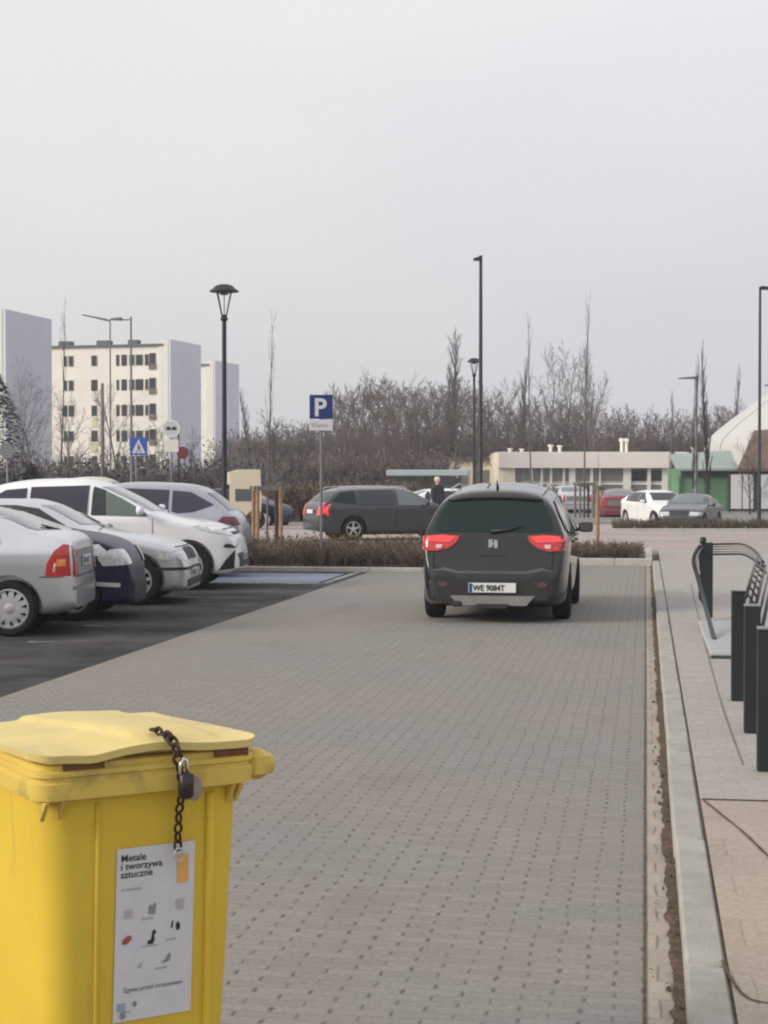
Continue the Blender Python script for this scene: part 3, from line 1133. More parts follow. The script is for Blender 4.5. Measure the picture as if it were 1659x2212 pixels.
# --- dark hatchback seen from behind
def extra_centre(root, bvh, sp, paint):
    # rear wiper
    def hit(y, z):
        return bvh.ray_cast(Vector((-6, y, z)), Vector((1, 0, 0)))[0]
    a, b, c = hit(0.03, 1.085), hit(-.16, 1.10), hit(-.34, 1.145)
    MB().tube([a + Vector((-.03, 0, 0)), b + Vector((-.028, 0, 0)), c + Vector((-.02, 0, 0))], [.022, .015, .009], 6).build(
        'rear_wiper', 'black_plastic', root, smooth=True)
    # dark lip over the rear window
    P = []
    for i in range(15):
        yy = -.57 + 1.14 * i / 14
        zz = 1.487 - .035 * (abs(yy) / .57) ** 2.4
        h_ = bvh.ray_cast(Vector((-6, yy, zz)), Vector((1, 0, 0)))[0]
        P.append(h_ + Vector((-.035, 0, 0)))
    MB().tube(P, [.012] + [.022] * 13 + [.012], 8).build('roof_spoiler', 'black_plastic', root, smooth=True)
    MB().tube([(-1.40, 0, 1.58), (-1.46, 0, 1.62), (-1.54, 0, 1.69)], [.022, .014, .004], 8).build('antenna', 'black_plastic', root)
    for s in (-1, 1):
        MB().tube([(-1.40, s * .565, 1.55), (-1.30, s * .575, 1.59), (-.4, s * .585, 1.64), (.35, s * .585, 1.61), (.45, s * .585, 1.57)],
                  .011, 8).build('roof_rail', 'rim_silver', root, smooth=True)
    plate(root, -2.172, 0.0, .425, 'WE 9084T', 'rear', wdt=.56)
    e = bvh.ray_cast(Vector((-6, 0, .94)), Vector((1, 0, 0)))[0]
    # emblem: chrome block with a slanted split, as the badge reads at this size
    q = MB()
    q.prism([(-.055, -.05), (-.01, -.05), (-.01, .055), (-.055, .035)], 0, .012, 'yz')
    q.prism([(.008, -.035), (.055, -.05), (.055, .05), (.008, .055)], 0, .012, 'yz')
    q.box((.006, 0, .0), (.01, .05, .02))
    em = q.build('emblem', 'chrome', root)
    em.location = e + Vector((-.02, 0, 0))
    q = MB()
    q.box((-2.10, .42, .235), (.16, .13, .07), bev=.02)
    q.build('exhaust_tip', 'rim_dark', root)
    MB().prism([(-.50, .33), (.50, .33), (.40, .215), (-.40, .215)], -2.165, -2.05, 'yz').build('skid_plate', 'grey_plastic', root)
    MB().prism([(-.20, .235), (.20, .235), (.16, .185), (-.16, .185)], -2.178, -2.12, 'yz').build('towing_cover', 'black_plastic', root)


tail_lamp = [(.40, 1.03), (.60, 1.045), (.80, 1.03), (.86, .98), (.875, .90), (.84, .86), (.66, .845), (.53, .885), (.44, .95)]
centre_sp = dict(
    top=[(-2.14, .60), (-2.11, .68), (-2.07, .80), (-2.03, .95), (-1.99, 1.06), (-1.86, 1.30), (-1.76, 1.485), (-1.69, 1.535), (-1.60, 1.56), (-1.2, 1.602), (-.5, 1.655),
         (.15, 1.635), (.5, 1.52), (1.2, 1.06), (1.35, 1.01), (1.85, .88), (2.06, .72), (2.14, .52)],
    wid=wid_std(.885, 4.28), bot=[(-2.14, .27), (-1.8, .20), (1.7, .19), (2.14, .25)], belt=1.0, tumble=.30,
    axles=(-1.29, 1.29), r=.32, track=.775, tw=.215, spokes=5, step=.05,
    patches={
        'rear_window': [('rear', [(-.70, 1.10), (-.66, 1.08), (.66, 1.08), (.70, 1.10), (.70, 1.16), (.62, 1.34), (.555, 1.45), (0, 1.475),
                                  (-.555, 1.45), (-.62, 1.34), (-.70, 1.16)], 'glass_mid', .006)],
        'tail_light': [('rear', tail_lamp, 'tail_red', .012), ('rear', ys(tail_lamp), 'tail_red', .012)],
        'brake_light': [('rear', [(.44, 1.02), (.60, 1.035), (.84, 1.02), (.86, .965), (.52, .955)], 'tail_lit', .018),
                        ('rear', ys([(.44, 1.02), (.60, 1.035), (.84, 1.02), (.86, .965), (.52, .955)]), 'tail_lit', .018)],
        'lamp_lower_band': [('rear', [(.56, .90), (.86, .895), (.84, .865), (.66, .85)], 'tail_red', .020), ('rear', ys([(.56, .90), (.86, .895), (.84, .865), (.66, .85)]), 'tail_red', .020)],
        'tailgate_handle': [('rear', [(-.16, .80), (.16, .80), (.15, .83), (-.15, .83)], 'black_plastic', .009)],
        'reversing_light': [('rear', [(.60, .925), (.68, .93), (.68, .885), (.62, .882)], 'tail_clear', .024),
                            ('rear', ys([(.60, .925), (.68, .93), (.68, .885), (.62, .882)]), 'tail_clear', .024)],
        'bumper_panel': [('rear', [(-.72, .275), (.72, .275), (.76, .50), (.60, .60), (.42, .53), (-.42, .53), (-.60, .60), (-.76, .50)], 'black_plastic', .005)],
        'fog_light': [('rear', [(.53, .445), (.58, .43), (.64, .445), (.64, .48), (.58, .495), (.53, .48)], 'reflector', .012),
                      ('rear', ys([(.53, .445), (.58, .43), (.64, .445), (.64, .48), (.58, .495), (.53, .48)]), 'reflector', .012)],
        'bumper_trim': [('rear', [(-.74, .615), (-.58, .66), (-.40, .62), (.40, .62), (.58, .66), (.74, .615), (.60, .625), (.42, .59), (-.42, .59), (-.60, .625)],
                         'trim_grey', .007)],
        'side_window': LR([(-1.62, 1.10), (-1.45, 1.06), (-.98, 1.04), (-.98, 1.46), (-1.30, 1.44), (-1.50, 1.34)], 'glass_dark')
        + LR([(-.92, 1.04), (-.02, 1.02), (-.02, 1.50), (-.92, 1.47)], 'glass_dark')
        + LR([(.04, 1.02), (1.05, 1.00), (1.02, 1.09), (.48, 1.44), (.22, 1.50), (.04, 1.505)], 'glass_dark'),
        'windscreen': [('front', [(-.66, 1.10), (0, 1.07), (.66, 1.10), (.56, 1.45), (0, 1.50), (-.56, 1.45)], 'glass_dark', .006)],
        'headlight': [('front', [(.50, .72), (.80, .74), (.82, .86), (.62, .84)], 'lamp_glass', .008), ('front', ys([(.50, .72), (.80, .74), (.82, .86), (.62, .84)]), 'lamp_glass', .008)],
        'grille': [('front', [(-.34, .46), (.34, .46), (.40, .60), (-.40, .60)], 'black_plastic', .006)],
    },
    seams=[[(-.95, .30), (-.95, 1.05)], [(.01, .26), (.01, 1.03)], [(1.0, .30), (1.0, 1.0)], [(-.95, .27), (1.0, .27)]],
    seams_rear=[[(-.70, .66), (-.42, .60), (.42, .60), (.70, .66)], [(-.70, .66), (-.71, .82)], [(.70, .66), (.71, .82)]],
    mirror=(.78, 1.06, 'black_plastic'), handles=[(-.75, .93, .2), (.22, .92, .2)], extra=[extra_centre])
make_car('hatchback_car', 'dark grey hatchback with red tail lights driving away in the middle of the aisle', (-1.785, 22.0, 0), R(90), centre_sp, 'paint_dark')


# --- silver hatchback at the left edge, rear towards the aisle
def extra_silver(root, bvh, sp, paint):
    plate(root, -2.062, 0, .80, 'PO 4K172', 'rear', wdt=.50)
    MB().tube([(-1.80, .05, 1.12), (-1.62, .35, 1.20)], [.018, .01], 6).build('rear_wiper', 'black_plastic', root)
    for s in (-1, 1):
        MB().tube([(-1.15, s * .585, 1.345), (-.95, s * .60, 1.385), (-.5, s * .61, 1.41), (0, s * .61, 1.405), (.38, s * .60, 1.35)], .011, 6).build('drip_rail', 'black_plastic', root, smooth=True)


def mk_bumper(zl, zh, m='grey_plastic'):
    return [('rear', [(-.72, zl), (.72, zl), (.74, zh), (-.74, zh)], m, .006)]


silver_sp = dict(
    top=[(-2.055, .60), (-2.05, .68), (-2.03, .90), (-2.00, 1.03), (-1.92, 1.10), (-1.70, 1.145), (-1.25, 1.335), (-.95, 1.40), (-.5, 1.43), (.1, 1.425),
         (.4, 1.36), (1.10, 1.0), (1.25, .96), (1.8, .82), (2.0, .66), (2.055, .48)],
    wid=wid_std(.855, 4.11), bot=[(-2.055, .30), (-1.8, .24), (1.7, .19), (2.055, .24)], belt=.93, tumble=.27,
    axles=(-1.35, 1.46), r=.305, track=.745, tw=.195, spokes=12, style='cap', rr=.215, step=.05,
    patches={
        'tail_light': LR([(-2.01, .655), (-1.74, .655), (-1.765, .80), (-1.84, .93), (-1.93, 1.0), (-1.99, .99)], 'tail_red', .010)
        + [('rear', [(.60, .655), (.73, .655), (.71, .99), (.66, .99), (.62, .9)], 'tail_red', .011),
           ('rear', ys([(.60, .655), (.73, .655), (.71, .99), (.66, .99), (.62, .9)]), 'tail_red', .011)],
        'indicator_lens': LR([(-1.96, .76), (-1.86, .76), (-1.87, .84), (-1.96, .84)], 'tail_amber', .014)
        + LR([(-1.845, .70), (-1.82, .70), (-1.84, .80), (-1.86, .80)], 'tail_clear', .014),
        'rear_window': [('rear', [(-.66, 1.17), (-.60, 1.15), (.60, 1.15), (.66, 1.17), (.60, 1.33), (.52, 1.375), (-.52, 1.375), (-.60, 1.33)], 'glass_light', .006)],
        'side_window': LR([(-1.26, 1.01), (-1.02, .99), (-1.02, 1.33), (-1.10, 1.32), (-1.20, 1.22)], 'glass_dark')
        + LR([(-.96, .99), (-.05, .97), (-.05, 1.36), (-.96, 1.33)], 'glass_dark')
        + LR([(.01, .97), (.95, .95), (.35, 1.30), (.15, 1.355), (.01, 1.36)], 'glass_dark'),
        'windscreen': [('front', [(-.62, 1.04), (.62, 1.04), (.54, 1.34), (-.54, 1.34)], 'glass_dark', .006)],
        'shaded_plate_recess': [('rear', [(-.56, .69), (.56, .69), (.56, .93), (-.56, .93)], 'grey_plastic', .004)],  # plate recess widened into a grey patch, painting in the rear panel's shade
        'bumper_strip': [('rear', [(-.72, .50), (.72, .50), (.72, .54), (-.72, .54)], 'grey_plastic', .008)],
    },
    seams=[[(-1.68, .645), (-2.04, .645)], [(-1.0, .32), (-1.0, .98)], [(-.02, .27), (-.02, .96)], [(-1.68, .645), (-1.74, .645)]],
    seams_rear=[[(-.8, .645), (.8, .645)], [(-.60, .66), (-.64, 1.12)], [(.60, .66), (.64, 1.12)]],
    mirror=(.75, 1.0, 'paint_silver'), handles=[(-.85, .85, .18)], extra=[extra_silver])


def row_car(kind, nose_x, wheel_px, wheel_py, sp, facing, extra=0.0):
    """a car parked square to the aisle; its near wheel touches the ground at the given picture point"""
    g = G(wheel_px, wheel_py)
    if facing == 'right':
        lx_, ly_ = sp['axles'][1], -(sp['track'] + .09)
    else:
        lx_, ly_ = sp['axles'][0], sp['track'] + .09
    a = R(extra)
    return (g.x - (lx_ * math.cos(a) - ly_ * math.sin(a)), g.y - (lx_ * math.sin(a) + ly_ * math.cos(a)), 0)


loc = row_car('', 0, 19, 1376, silver_sp, 'left', 190)
make_car('hatchback_car', 'silver hatchback at the left edge with its red tail light towards the aisle', loc, R(190), silver_sp, 'paint_silver')


def headl(y0, y1, z0, z1):
    return [(y0, z0 + .02), (y1, z0), (y1 + .02, (z0 + z1) / 2), (y1 - .03, z1), (y0 + .02, z1 - .01)]


# --- small dark blue car, nose towards the aisle
navy_sp = dict(
    top=[(-1.85, .6), (-1.80, .85), (-1.7, 1.05), (-1.45, 1.30), (-1.1, 1.37), (-.4, 1.40), (.05, 1.36), (.85, 1.10), (1.0, 1.07), (1.45, .99), (1.70, .86), (1.81, .68), (1.85, .42)],
    wid=wid_std(.82, 3.7), bot=[(-1.85, .28), (1.4, .18), (1.85, .2)], belt=.86, tumble=.28,
    axles=(-1.15, 1.18), r=.29, track=.71, tw=.18, spokes=7, step=.05,
    patches={
        'headlight': [('front', headl(.40, .74, .66, .86), 'lamp_glass', .012), ('front', ys(headl(.40, .74, .66, .86)), 'lamp_glass', .012)]
        + LR([(1.30, .91), (1.40, .80), (1.56, .75), (1.62, .80), (1.48, .92)], 'lamp_glass', .010),
        'windscreen': [('front', [(-.60, 1.08), (.60, 1.08), (.50, 1.30), (-.50, 1.30)], 'glass_light', .006)],
        'side_window': LR([(-1.2, .95), (-.35, .94), (-.35, 1.30), (-.95, 1.28)], 'glass_dark') + LR([(-.28, .94), (.75, .93), (.10, 1.27), (-.28, 1.30)], 'glass_dark'),
        'grille': [('front', [(-.40, .32), (.40, .32), (.45, .46), (-.45, .46)], 'black_plastic', .006)],
        'bumper_trim': LR([(1.45, .42), (1.72, .40), (1.72, .45), (1.45, .47)], 'chrome', .008),
    },
    seams=[[(.7, .25), (.7, .92)], [(-.32, .25), (-.32, .93)]], mirror=(.55, .98, 'paint_navy'))
loc = row_car('', 0, 158, 1342, navy_sp, 'right', 7)
make_car('city_car', 'small dark blue car half hidden behind the silver hatchback at the left', loc, R(7), navy_sp, 'paint_navy')


# --- silver saloon
def extra_saloon(root, bvh, sp, paint):
    plate(root, 2.245, 0, .42, 'KR 6L385', 'front', wdt=.50)
    MB().tube([(.98, .60, 1.03), (1.02, .1, 1.07)], [.012, .008], 6).build('wiper', 'black_plastic', root)
    MB().tube([(.98, .05, 1.04), (1.02, -.5, 1.07)], [.012, .008], 6).build('wiper', 'black_plastic', root)


saloon_sp = dict(
    top=[(-2.235, .6), (-2.20, .85), (-2.1, .98), (-1.7, 1.04), (-1.55, 1.07), (-.95, 1.36), (-.5, 1.42), (.0, 1.42), (.25, 1.37), (.95, 1.04), (1.1, 1.0), (1.7, .90),
         (2.05, .80), (2.17, .68), (2.235, .50)],
    wid=wid_std(.87, 4.47)[:-3] + [(2.235 - .22, .80), (2.235 - .06, .72), (2.235, .62)], bot=[(-2.235, .28), (-1.8, .22), (1.7, .18), (2.235, .2)], belt=.90, tumble=.27,
    axles=(-1.20, 1.57), r=.33, track=.755, tw=.2, spokes=10, step=.05,
    patches={
        'headlight': [('front', [(.38, .60), (.76, .60), (.78, .74), (.40, .76)], 'lamp_glass', .010), ('front', ys([(.38, .60), (.76, .60), (.78, .74), (.40, .76)]), 'lamp_glass', .010)]
        + LR([(1.86, .62), (2.12, .61), (2.10, .72), (1.90, .75)], 'lamp_glass', .010),
        'grille': [('front', [(.03, .60), (.30, .60), (.32, .76), (.03, .77)], 'black_plastic', .010), ('front', ys([(.03, .60), (.30, .60), (.32, .76), (.03, .77)]), 'black_plastic', .010)],
        'bumper_strip': [('front', [(-.78, .47), (.78, .47), (.78, .51), (-.78, .51)], 'black_plastic', .010)] + LR([(1.75, .47), (2.15, .47), (2.15, .51), (1.75, .51)], 'black_plastic', .010),
        'air_intake': [('front', [(-.60, .24), (.60, .24), (.55, .34), (-.55, .34)], 'black_plastic', .010)],
        'windscreen': [('front', [(-.64, 1.09), (0, 1.07), (.64, 1.09), (.54, 1.345), (-.54, 1.345)], 'glass_light', .006)],
        'side_window': LR([(-1.35, 1.0), (-.62, .98), (-.62, 1.34), (-.90, 1.30)], 'glass_dark') + LR([(-.56, .98), (.82, .96), (.22, 1.30), (-.1, 1.345), (-.56, 1.345)], 'glass_dark'),
    },
    seams=[[(.85, .25), (.85, .95)], [(-.59, .25), (-.59, .97)]], seams_front=[[(-.62, .78), (.62, .78)]],
    mirror=(.62, 1.0, 'paint_silver_warm'), handles=[(-.35, .85, .18)], extra=[extra_saloon])
loc = row_car('', 0, 293, 1308, saloon_sp, 'right', 7)
make_car('saloon_car', 'silver saloon with twin grille parked nose out next to the white crossover', loc, R(7), saloon_sp, 'paint_silver_warm')


# --- white crossover
def extra_white(root, bvh, sp, paint):
    MB().tube([(.98, .55, 1.16), (1.05, .05, 1.20)], [.012, .008], 6).build('wiper', 'black_plastic', root)
    plate(root, 2.268, 0, .50, 'WX 2391E', 'front')


white_sp = dict(
    top=[(-2.25, .62), (-2.20, .90), (-2.08, 1.12), (-1.75, 1.50), (-1.5, 1.62), (-.9, 1.695), (-.3, 1.705), (.0, 1.66), (.5, 1.44), (1.02, 1.17), (1.2, 1.12), (1.8, 1.0), (2.05, .90),
         (2.17, .78), (2.25, .50)],
    wid=wid_std(.92, 4.5)[:-3] + [(2.25 - .25, .84), (2.25 - .06, .74), (2.25, .66)], bot=[(-2.25, .35), (-1.8, .27), (1.7, .25), (2.0, .24), (2.25, .32)], belt=1.08, tumble=.27,
    axles=(-1.25, 1.48), r=.36, track=.79, tw=.22, spokes=5, step=.05, clad=False,
    patches={
        'headlight': LR([(1.55, .98), (1.80, .90), (2.12, .84), (2.12, .90), (1.95, .96), (1.72, 1.0)], 'lamp_glass', .010)
        + [('front', [(.48, .82), (.82, .84), (.84, .93), (.50, .88)], 'lamp_glass', .010), ('front', ys([(.48, .82), (.82, .84), (.84, .93), (.50, .88)]), 'lamp_glass', .010)],
        'grille': [('front', [(-.48, .84), (.48, .84), (.48, .88), (-.48, .88)], 'black_plastic', .008)],
        'air_intake': [('front', [(-.60, .34), (.60, .34), (.68, .56), (-.68, .56)], 'black_plastic', .008)]
        + LR([(1.95, .30), (2.18, .33), (2.20, .62), (2.05, .45)], 'black_plastic', .008)
        + LR([(2.02, .66), (2.20, .64), (2.20, .70), (2.06, .71)], 'black_plastic', .009),
        'side_window': LR([(-1.75, 1.30), (-1.55, 1.22), (-1.02, 1.17), (-1.02, 1.56), (-1.35, 1.53)], 'glass_blue')
        + LR([(-.96, 1.165), (-.06, 1.15), (-.06, 1.60), (-.96, 1.575)], 'glass_blue')
        + LR([(0.0, 1.15), (.24, 1.145), (.20, 1.52), (.12, 1.55), (0.0, 1.585)], 'glass_dark')
        + LR([(.25, 1.145), (.88, 1.13), (.82, 1.20), (.45, 1.40), (.21, 1.51)], 'glass_green'),
        'windscreen': [('front', [(-.70, 1.22), (0, 1.20), (.70, 1.22), (.58, 1.58), (-.58, 1.58)], 'glass_light', .006)],
        'rear_window': [('rear', [(-.62, 1.20), (.62, 1.20), (.54, 1.50), (-.54, 1.50)], 'glass_dark', .006)],
        'sill_trim': LR([(-.85, .27), (.93, .27), (.93, .36), (-.85, .36)], 'black_plastic', .008),
    },
    seams=[[(.95, .36), (.95, 1.10)], [(-.03, .36), (-.03, 1.14)], [(-.98, .50), (-.98, 1.15)]], seams_front=[[(-.60, .93), (.60, .93)]],
    mirror=(.78, 1.22, 'paint_white'), handles=[(.15, 1.0, .2), (-.82, 1.02, .2)], extra=[extra_white])
loc = row_car('', 0, 405, 1275, white_sp, 'right', 7)
make_car('crossover_car', 'white crossover with dark side windows parked nose out in the left row', loc, R(7), white_sp, 'paint_white')

# --- grey SUV, tail towards the aisle
grey_sp = dict(
    top=[(-2.2, .62), (-2.17, .85), (-2.10, 1.02), (-2.0, 1.12), (-1.60, 1.46), (-1.45, 1.55), (-1.0, 1.62), (-.3, 1.64), (.15, 1.60), (.45, 1.50), (1.2, 1.08), (1.4, 1.02), (1.9, .90),
         (2.1, .76), (2.2, .52)],
    wid=wid_std(.90, 4.4), bot=[(-2.2, .34), (-1.8, .26), (1.7, .24), (2.2, .28)], belt=1.02, tumble=.28,
    axles=(-1.28, 1.35), r=.335, track=.78, tw=.215, spokes=5, step=.05,
    patches={
        'rear_window': [('rear', [(-.66, 1.16), (.66, 1.16), (.56, 1.46), (-.56, 1.46)], 'glass_dark', .006)],
        'tail_light': [('rear', [(.46, .92), (.86, .90), (.86, 1.06), (.55, 1.04)], 'tail_maroon', .011), ('rear', ys([(.46, .92), (.86, .90), (.86, 1.06), (.55, 1.04)]), 'tail_maroon', .011)]
        + LR([(-2.13, .90), (-1.78, .96), (-1.86, 1.06), (-2.08, 1.05)], 'tail_maroon', .010),
        'side_window': LR([(-1.70, 1.26), (-1.35, 1.14), (-.98, 1.11), (-.98, 1.50), (-1.30, 1.47)], 'glass_blue')
        + LR([(-.92, 1.105), (-.04, 1.09), (-.04, 1.54), (-.92, 1.51)], 'glass_blue')
        + LR([(.02, 1.09), (1.0, 1.07), (.45, 1.43), (.2, 1.53), (.02, 1.54)], 'glass_dark'),
        'windscreen': [('front', [(-.66, 1.14), (.66, 1.14), (.56, 1.50), (-.56, 1.50)], 'glass_light', .006)],
        'bumper_panel': [('rear', [(-.76, .36), (.76, .36), (.78, .56), (-.78, .56)], 'black_plastic', .006)],
    },
    seams=[[(-.95, .36), (-.95, 1.1)], [(-.01, .3), (-.01, 1.08)]], seams_rear=[[(-.7, .62), (.7, .62)]],
    mirror=(.8, 1.14, 'paint_grey'), handles=[(-.78, .97, .2)])
loc = row_car('', 0, 408, 1249, grey_sp, 'left', 187)
make_car('suv_car', 'silver grey SUV parked behind the white crossover with its tail towards the aisle', loc, R(187), grey_sp, 'paint_grey')

# --- dark estate crossing beyond the shrub bed
estate_sp = dict(
    top=[(-2.35, .60), (-2.32, .80), (-2.26, .98), (-2.18, 1.06), (-1.85, 1.36), (-1.65, 1.42), (-1.1, 1.46), (0, 1.47), (.3, 1.42), (1.05, 1.03), (1.2, .98), (1.9, .84), (2.2, .70), (2.35, .48)],
    wid=wid_std(.89, 4.7), bot=[(-2.35, .28), (-1.8, .2), (1.7, .2), (2.35, .24)], belt=.92, tumble=.27,
    axles=(-1.38, 1.38), r=.32, track=.77, tw=.2, spokes=5, step=.1,
    patches={
        'rear_window': [('rear', [(-.66, 1.08), (.66, 1.08), (.56, 1.34), (-.56, 1.34)], 'glass_mid', .006)],
        'tail_light': [('rear', [(.56, .70), (.86, .70), (.86, 1.02), (.66, 1.04), (.60, .95)], 'tail_lit', .011), ('rear', ys([(.56, .70), (.86, .70), (.86, 1.02), (.66, 1.04), (.60, .95)]), 'tail_lit', .011)]
        + LR([(-2.28, .76), (-2.14, .76), (-2.12, .95), (-2.22, 1.0)], 'tail_lit', .010),
        'side_window': LR([(-2.0, 1.08), (-1.30, .99), (-1.30, 1.36), (-1.70, 1.33)], 'glass_mid') + LR([(-1.20, .985), (-.20, .97), (-.20, 1.39), (-1.20, 1.37)], 'glass_blue')
        + LR([(-.08, .97), (.98, .95), (.28, 1.34), (-.08, 1.39)], 'glass_light'),
        'windscreen': [('front', [(-.64, 1.07), (.64, 1.07), (.56, 1.38), (-.56, 1.38)], 'glass_light', .006)],
    },
    seams=[[(-.14, .3), (-.14, .96)], [(-1.25, .5), (-1.25, .98)]], mirror=(.72, 1.0, 'black_plastic'),
    extra=[lambda root, bvh, sp, paint: [MB().tube([(-1.8, s * .60, 1.40), (-1.7, s * .61, 1.46), (-.8, s * .62, 1.49), (.1, s * .62, 1.48), (.25, s * .62, 1.42)], .016, 6).build('roof_rail', 'chrome', root) for s in (-1, 1)]
           + [MB().box((-2.365, 0, .80), (.012, .52, .11)).build('number_plate', 'plate_white', root)]])
EA = YAW + R(20)
g = G(764, 1168)
fx_, fy_ = math.cos(EA), math.sin(EA)
ex = g.x - (-1.38 * fx_ + .86 * fy_)
ey = g.y - (-1.38 * fy_ - .86 * fx_)
make_car('estate_car', 'dark estate car with roof rails and glowing tail light turning beyond the shrub bed', (ex, ey, -.004), EA, estate_sp, 'paint_graphite')

# --- cars in the far car park
import copy


def far_sp(base, **kw):
    s = dict(base)
    s.update(kw)
    return s


small_white = far_sp(silver_sp, extra=[], mirror=(.75, 1.0, 'paint_white'))
p = A(1421, 67)
make_car('hatchback_car', 'white hatchback in the far car park in front of the low white building', (p.x, p.y, -.2), YAW + R(-76), small_white, 'paint_white')
p = A(1493, 66)
dark_far = far_sp(saloon_sp, extra=[], mirror=(.62, 1.0, 'paint_graphite'))
make_car('hatchback_car', 'dark car behind the low hedge in front of the green hut', (p.x, p.y, -.32), YAW + R(-112), dark_far, 'paint_graphite')
p = A(1336, 76)
make_car('hatchback_car', 'dark red car in the far car park left of the white hatchback', (p.x, p.y, -.2), YAW + R(84), far_sp(silver_sp, extra=[], mirror=(.75, 1.0, 'paint_red')), 'paint_red')
p = A(975, 61)
make_car('hatchback_car', 'white car on the far road glimpsed just left of the dark hatchback roof', (p.x, p.y, -.1), YAW + R(15), far_sp(silver_sp, extra=[]), 'paint_white')
p = A(512, 62)
make_car('saloon_car', 'dark blue car beyond the grey SUV beside the staked tree', (p.x, p.y, -.1), YAW + R(-20), far_sp(silver_sp, extra=[], mirror=(.75, 1.0, 'paint_navy')), 'paint_navy')
p = A(1222, 84)
make_car('hatchback_car', 'pale car in the far car park behind the wing mirror of the dark hatchback', (p.x, p.y, -.1), YAW + R(100), far_sp(silver_sp, extra=[], mirror=(.75, 1.0, 'paint_silver')), 'paint_silver')

# ------------------------------------------------------------------ yellow wheelie bin
BA = YAW + R(30.6)
pL, pR = cw(-.776, 3.83), cw(-.3196, 4.10)
bc = (pL + pR) / 2
binr = thing('wheelie_bin', 'yellow plastic recycling bin with a white sorting sticker in the left foreground', 'bin', (bc.x, bc.y, 0), BA)
BW, BD = 0.56, 0.66


def rrect(w0, y0, y1, r, n=6):
    """rounded rectangle, front edge at y0, back edge at y1, half width w0"""
    out = []
    for cx, cy, a0 in ((w0 - r, y0 + r, -PI / 2), (w0 - r, y1 - r, 0), (-w0 + r, y1 - r, PI / 2), (-w0 + r, y0 + r, PI)):
        for k in range(n + 1):
            a = a0 + PI / 2 * k / n
            out.append((cx + r * math.cos(a), cy + r * math.sin(a)))
    return out


def loft(rings, mb, mi=0, cap=True):
    n = len(rings[0])
    vs = [p for r_ in rings for p in r_]
    fs = []
    for i in range(len(rings) - 1):
        for j in range(n):
            k = (j + 1) % n
            fs.append((i * n + j, i * n + k, (i + 1) * n + k, (i + 1) * n + j))
    if cap:
        fs += [tuple(reversed(range(n))), tuple(range((len(rings) - 1) * n, len(rings) * n))]
    return mb.add(vs, fs, mi)


mb = MB()
rings = []
for z, ins in ((.06, .075), (.12, .062), (.5, .042), (.9, .024), (.985, .020)):
    rings.append([(x, y, z) for x, y in rrect(BW / 2 - ins, .012 + ins * .9, BD - ins * 1.1, .075)])
loft(rings, mb)
mb.build('bin_body', 'bin_yellow', binr, smooth=True, angle=40)


def face_y(z):
    ins = np.interp(z, [.06, .12, .5, .9, .985], [.075, .062, .042, .024, .020])
    return .012 + ins * .9


for sx_, ww in ((-.122, .006), (.165, .012)):      # upright moulded ribs of the front
    q = MB()
    P = [(sx_, face_y(z) - .002, z) for z in (.12, .4, .7, .96)]
    q.tube(P, ww, 8)
    q.build('front_rib', 'bin_yellow', binr, smooth=True)
# collar under the lid
mb = MB()
rings = []
for z, g_ in ((.975, -.012), (.980, 0), (1.018, .002), (1.022, -.004), (1.030, -.004), (1.034, .002), (1.044, .002), (1.048, -.006)):
    rings.append([(x, y, z) for x, y in rrect(BW / 2 + g_, -g_, BD + g_, .05)])
loft(rings, mb)
mb.build('collar', 'bin_rim', binr, smooth=True, angle=35)
# stiffening brackets below the collar
for x in (-.255, -.215, .215, .235):
    MB().prism([(-.004 + .0, .978), (face_y(.93) + .004, .978), (face_y(.93) + .004, .93)], x - .005, x + .005, 'yz').build('collar_bracket', 'bin_rim', binr)
# lifting lug on the right of the collar
q = MB()
q.box((BW / 2 + .02, .055, 1.014), (.06, .07, .072), bev=.016)
q.tube([(BW / 2 + .0, .055, 1.012), (BW / 2 + .06, .055, 1.012)], .026, 12)
q.build('lifting_lug', 'bin_rim', binr, smooth=True, angle=40)
# grip slots between collar and lid: solid boxes, recess shade painted as dark colour
for x0, x1 in ((-.215, -.115), (.165, .255)):
    MB().box(((x0 + x1) / 2, .018, 1.060), (x1 - x0, .03, .026)).build('grip_slot_shade', 'bin_slot_shade', binr)
# lid lower lip
mb = MB()
rings = []
for z, g_ in ((1.046, -.012), (1.048, -.002), (1.060, -.002), (1.064, -.008)):
    rings.append([(x, y, z) for x, y in rrect(BW / 2 + g_ - .004, -g_ + .006, BD + g_, .05)])
loft(rings, mb)
lid_lip = mb.build('lid_lip', 'bin_rim', binr, smooth=True, angle=35)
# lid top: crowned panel with a wavy front edge
mb = MB()
NX, NY = 44, 40
hw_ = BW / 2 + .006
vs, fs = [], []


def sstep(a, b, x):
    t = min(1, max(0, (x - a) / (b - a)))
    return t * t * (3 - 2 * t)


def lid_z(u, v):
    x = (u - .5) * 2                       # -1..1 across
    z = 1.086
    z += .008 * (1 - abs(x) ** 2.2) * sstep(0, .25, v) * (1 - .5 * sstep(.7, 1, v)) - .017 * sstep(.25, 1, v)
    z += .012 * math.exp(-((x - .02) / .34) ** 2) * (1 - .5 * v)          # swell at the middle of the front edge
    z -= .006 * math.exp(-((x + .52) / .16) ** 2) * (1 - sstep(.0, .6, v))
    z += .006 * sstep(.86, 1, abs(x)) * (1 - sstep(0, .4, v))
    # raised centre panel with a soft crease running back
    z += .010 * sstep(-.12 - .25 * v, -.05 - .25 * v, x) * (1 - sstep(.62, .70, x)) * sstep(.05, .12, v)
    return z


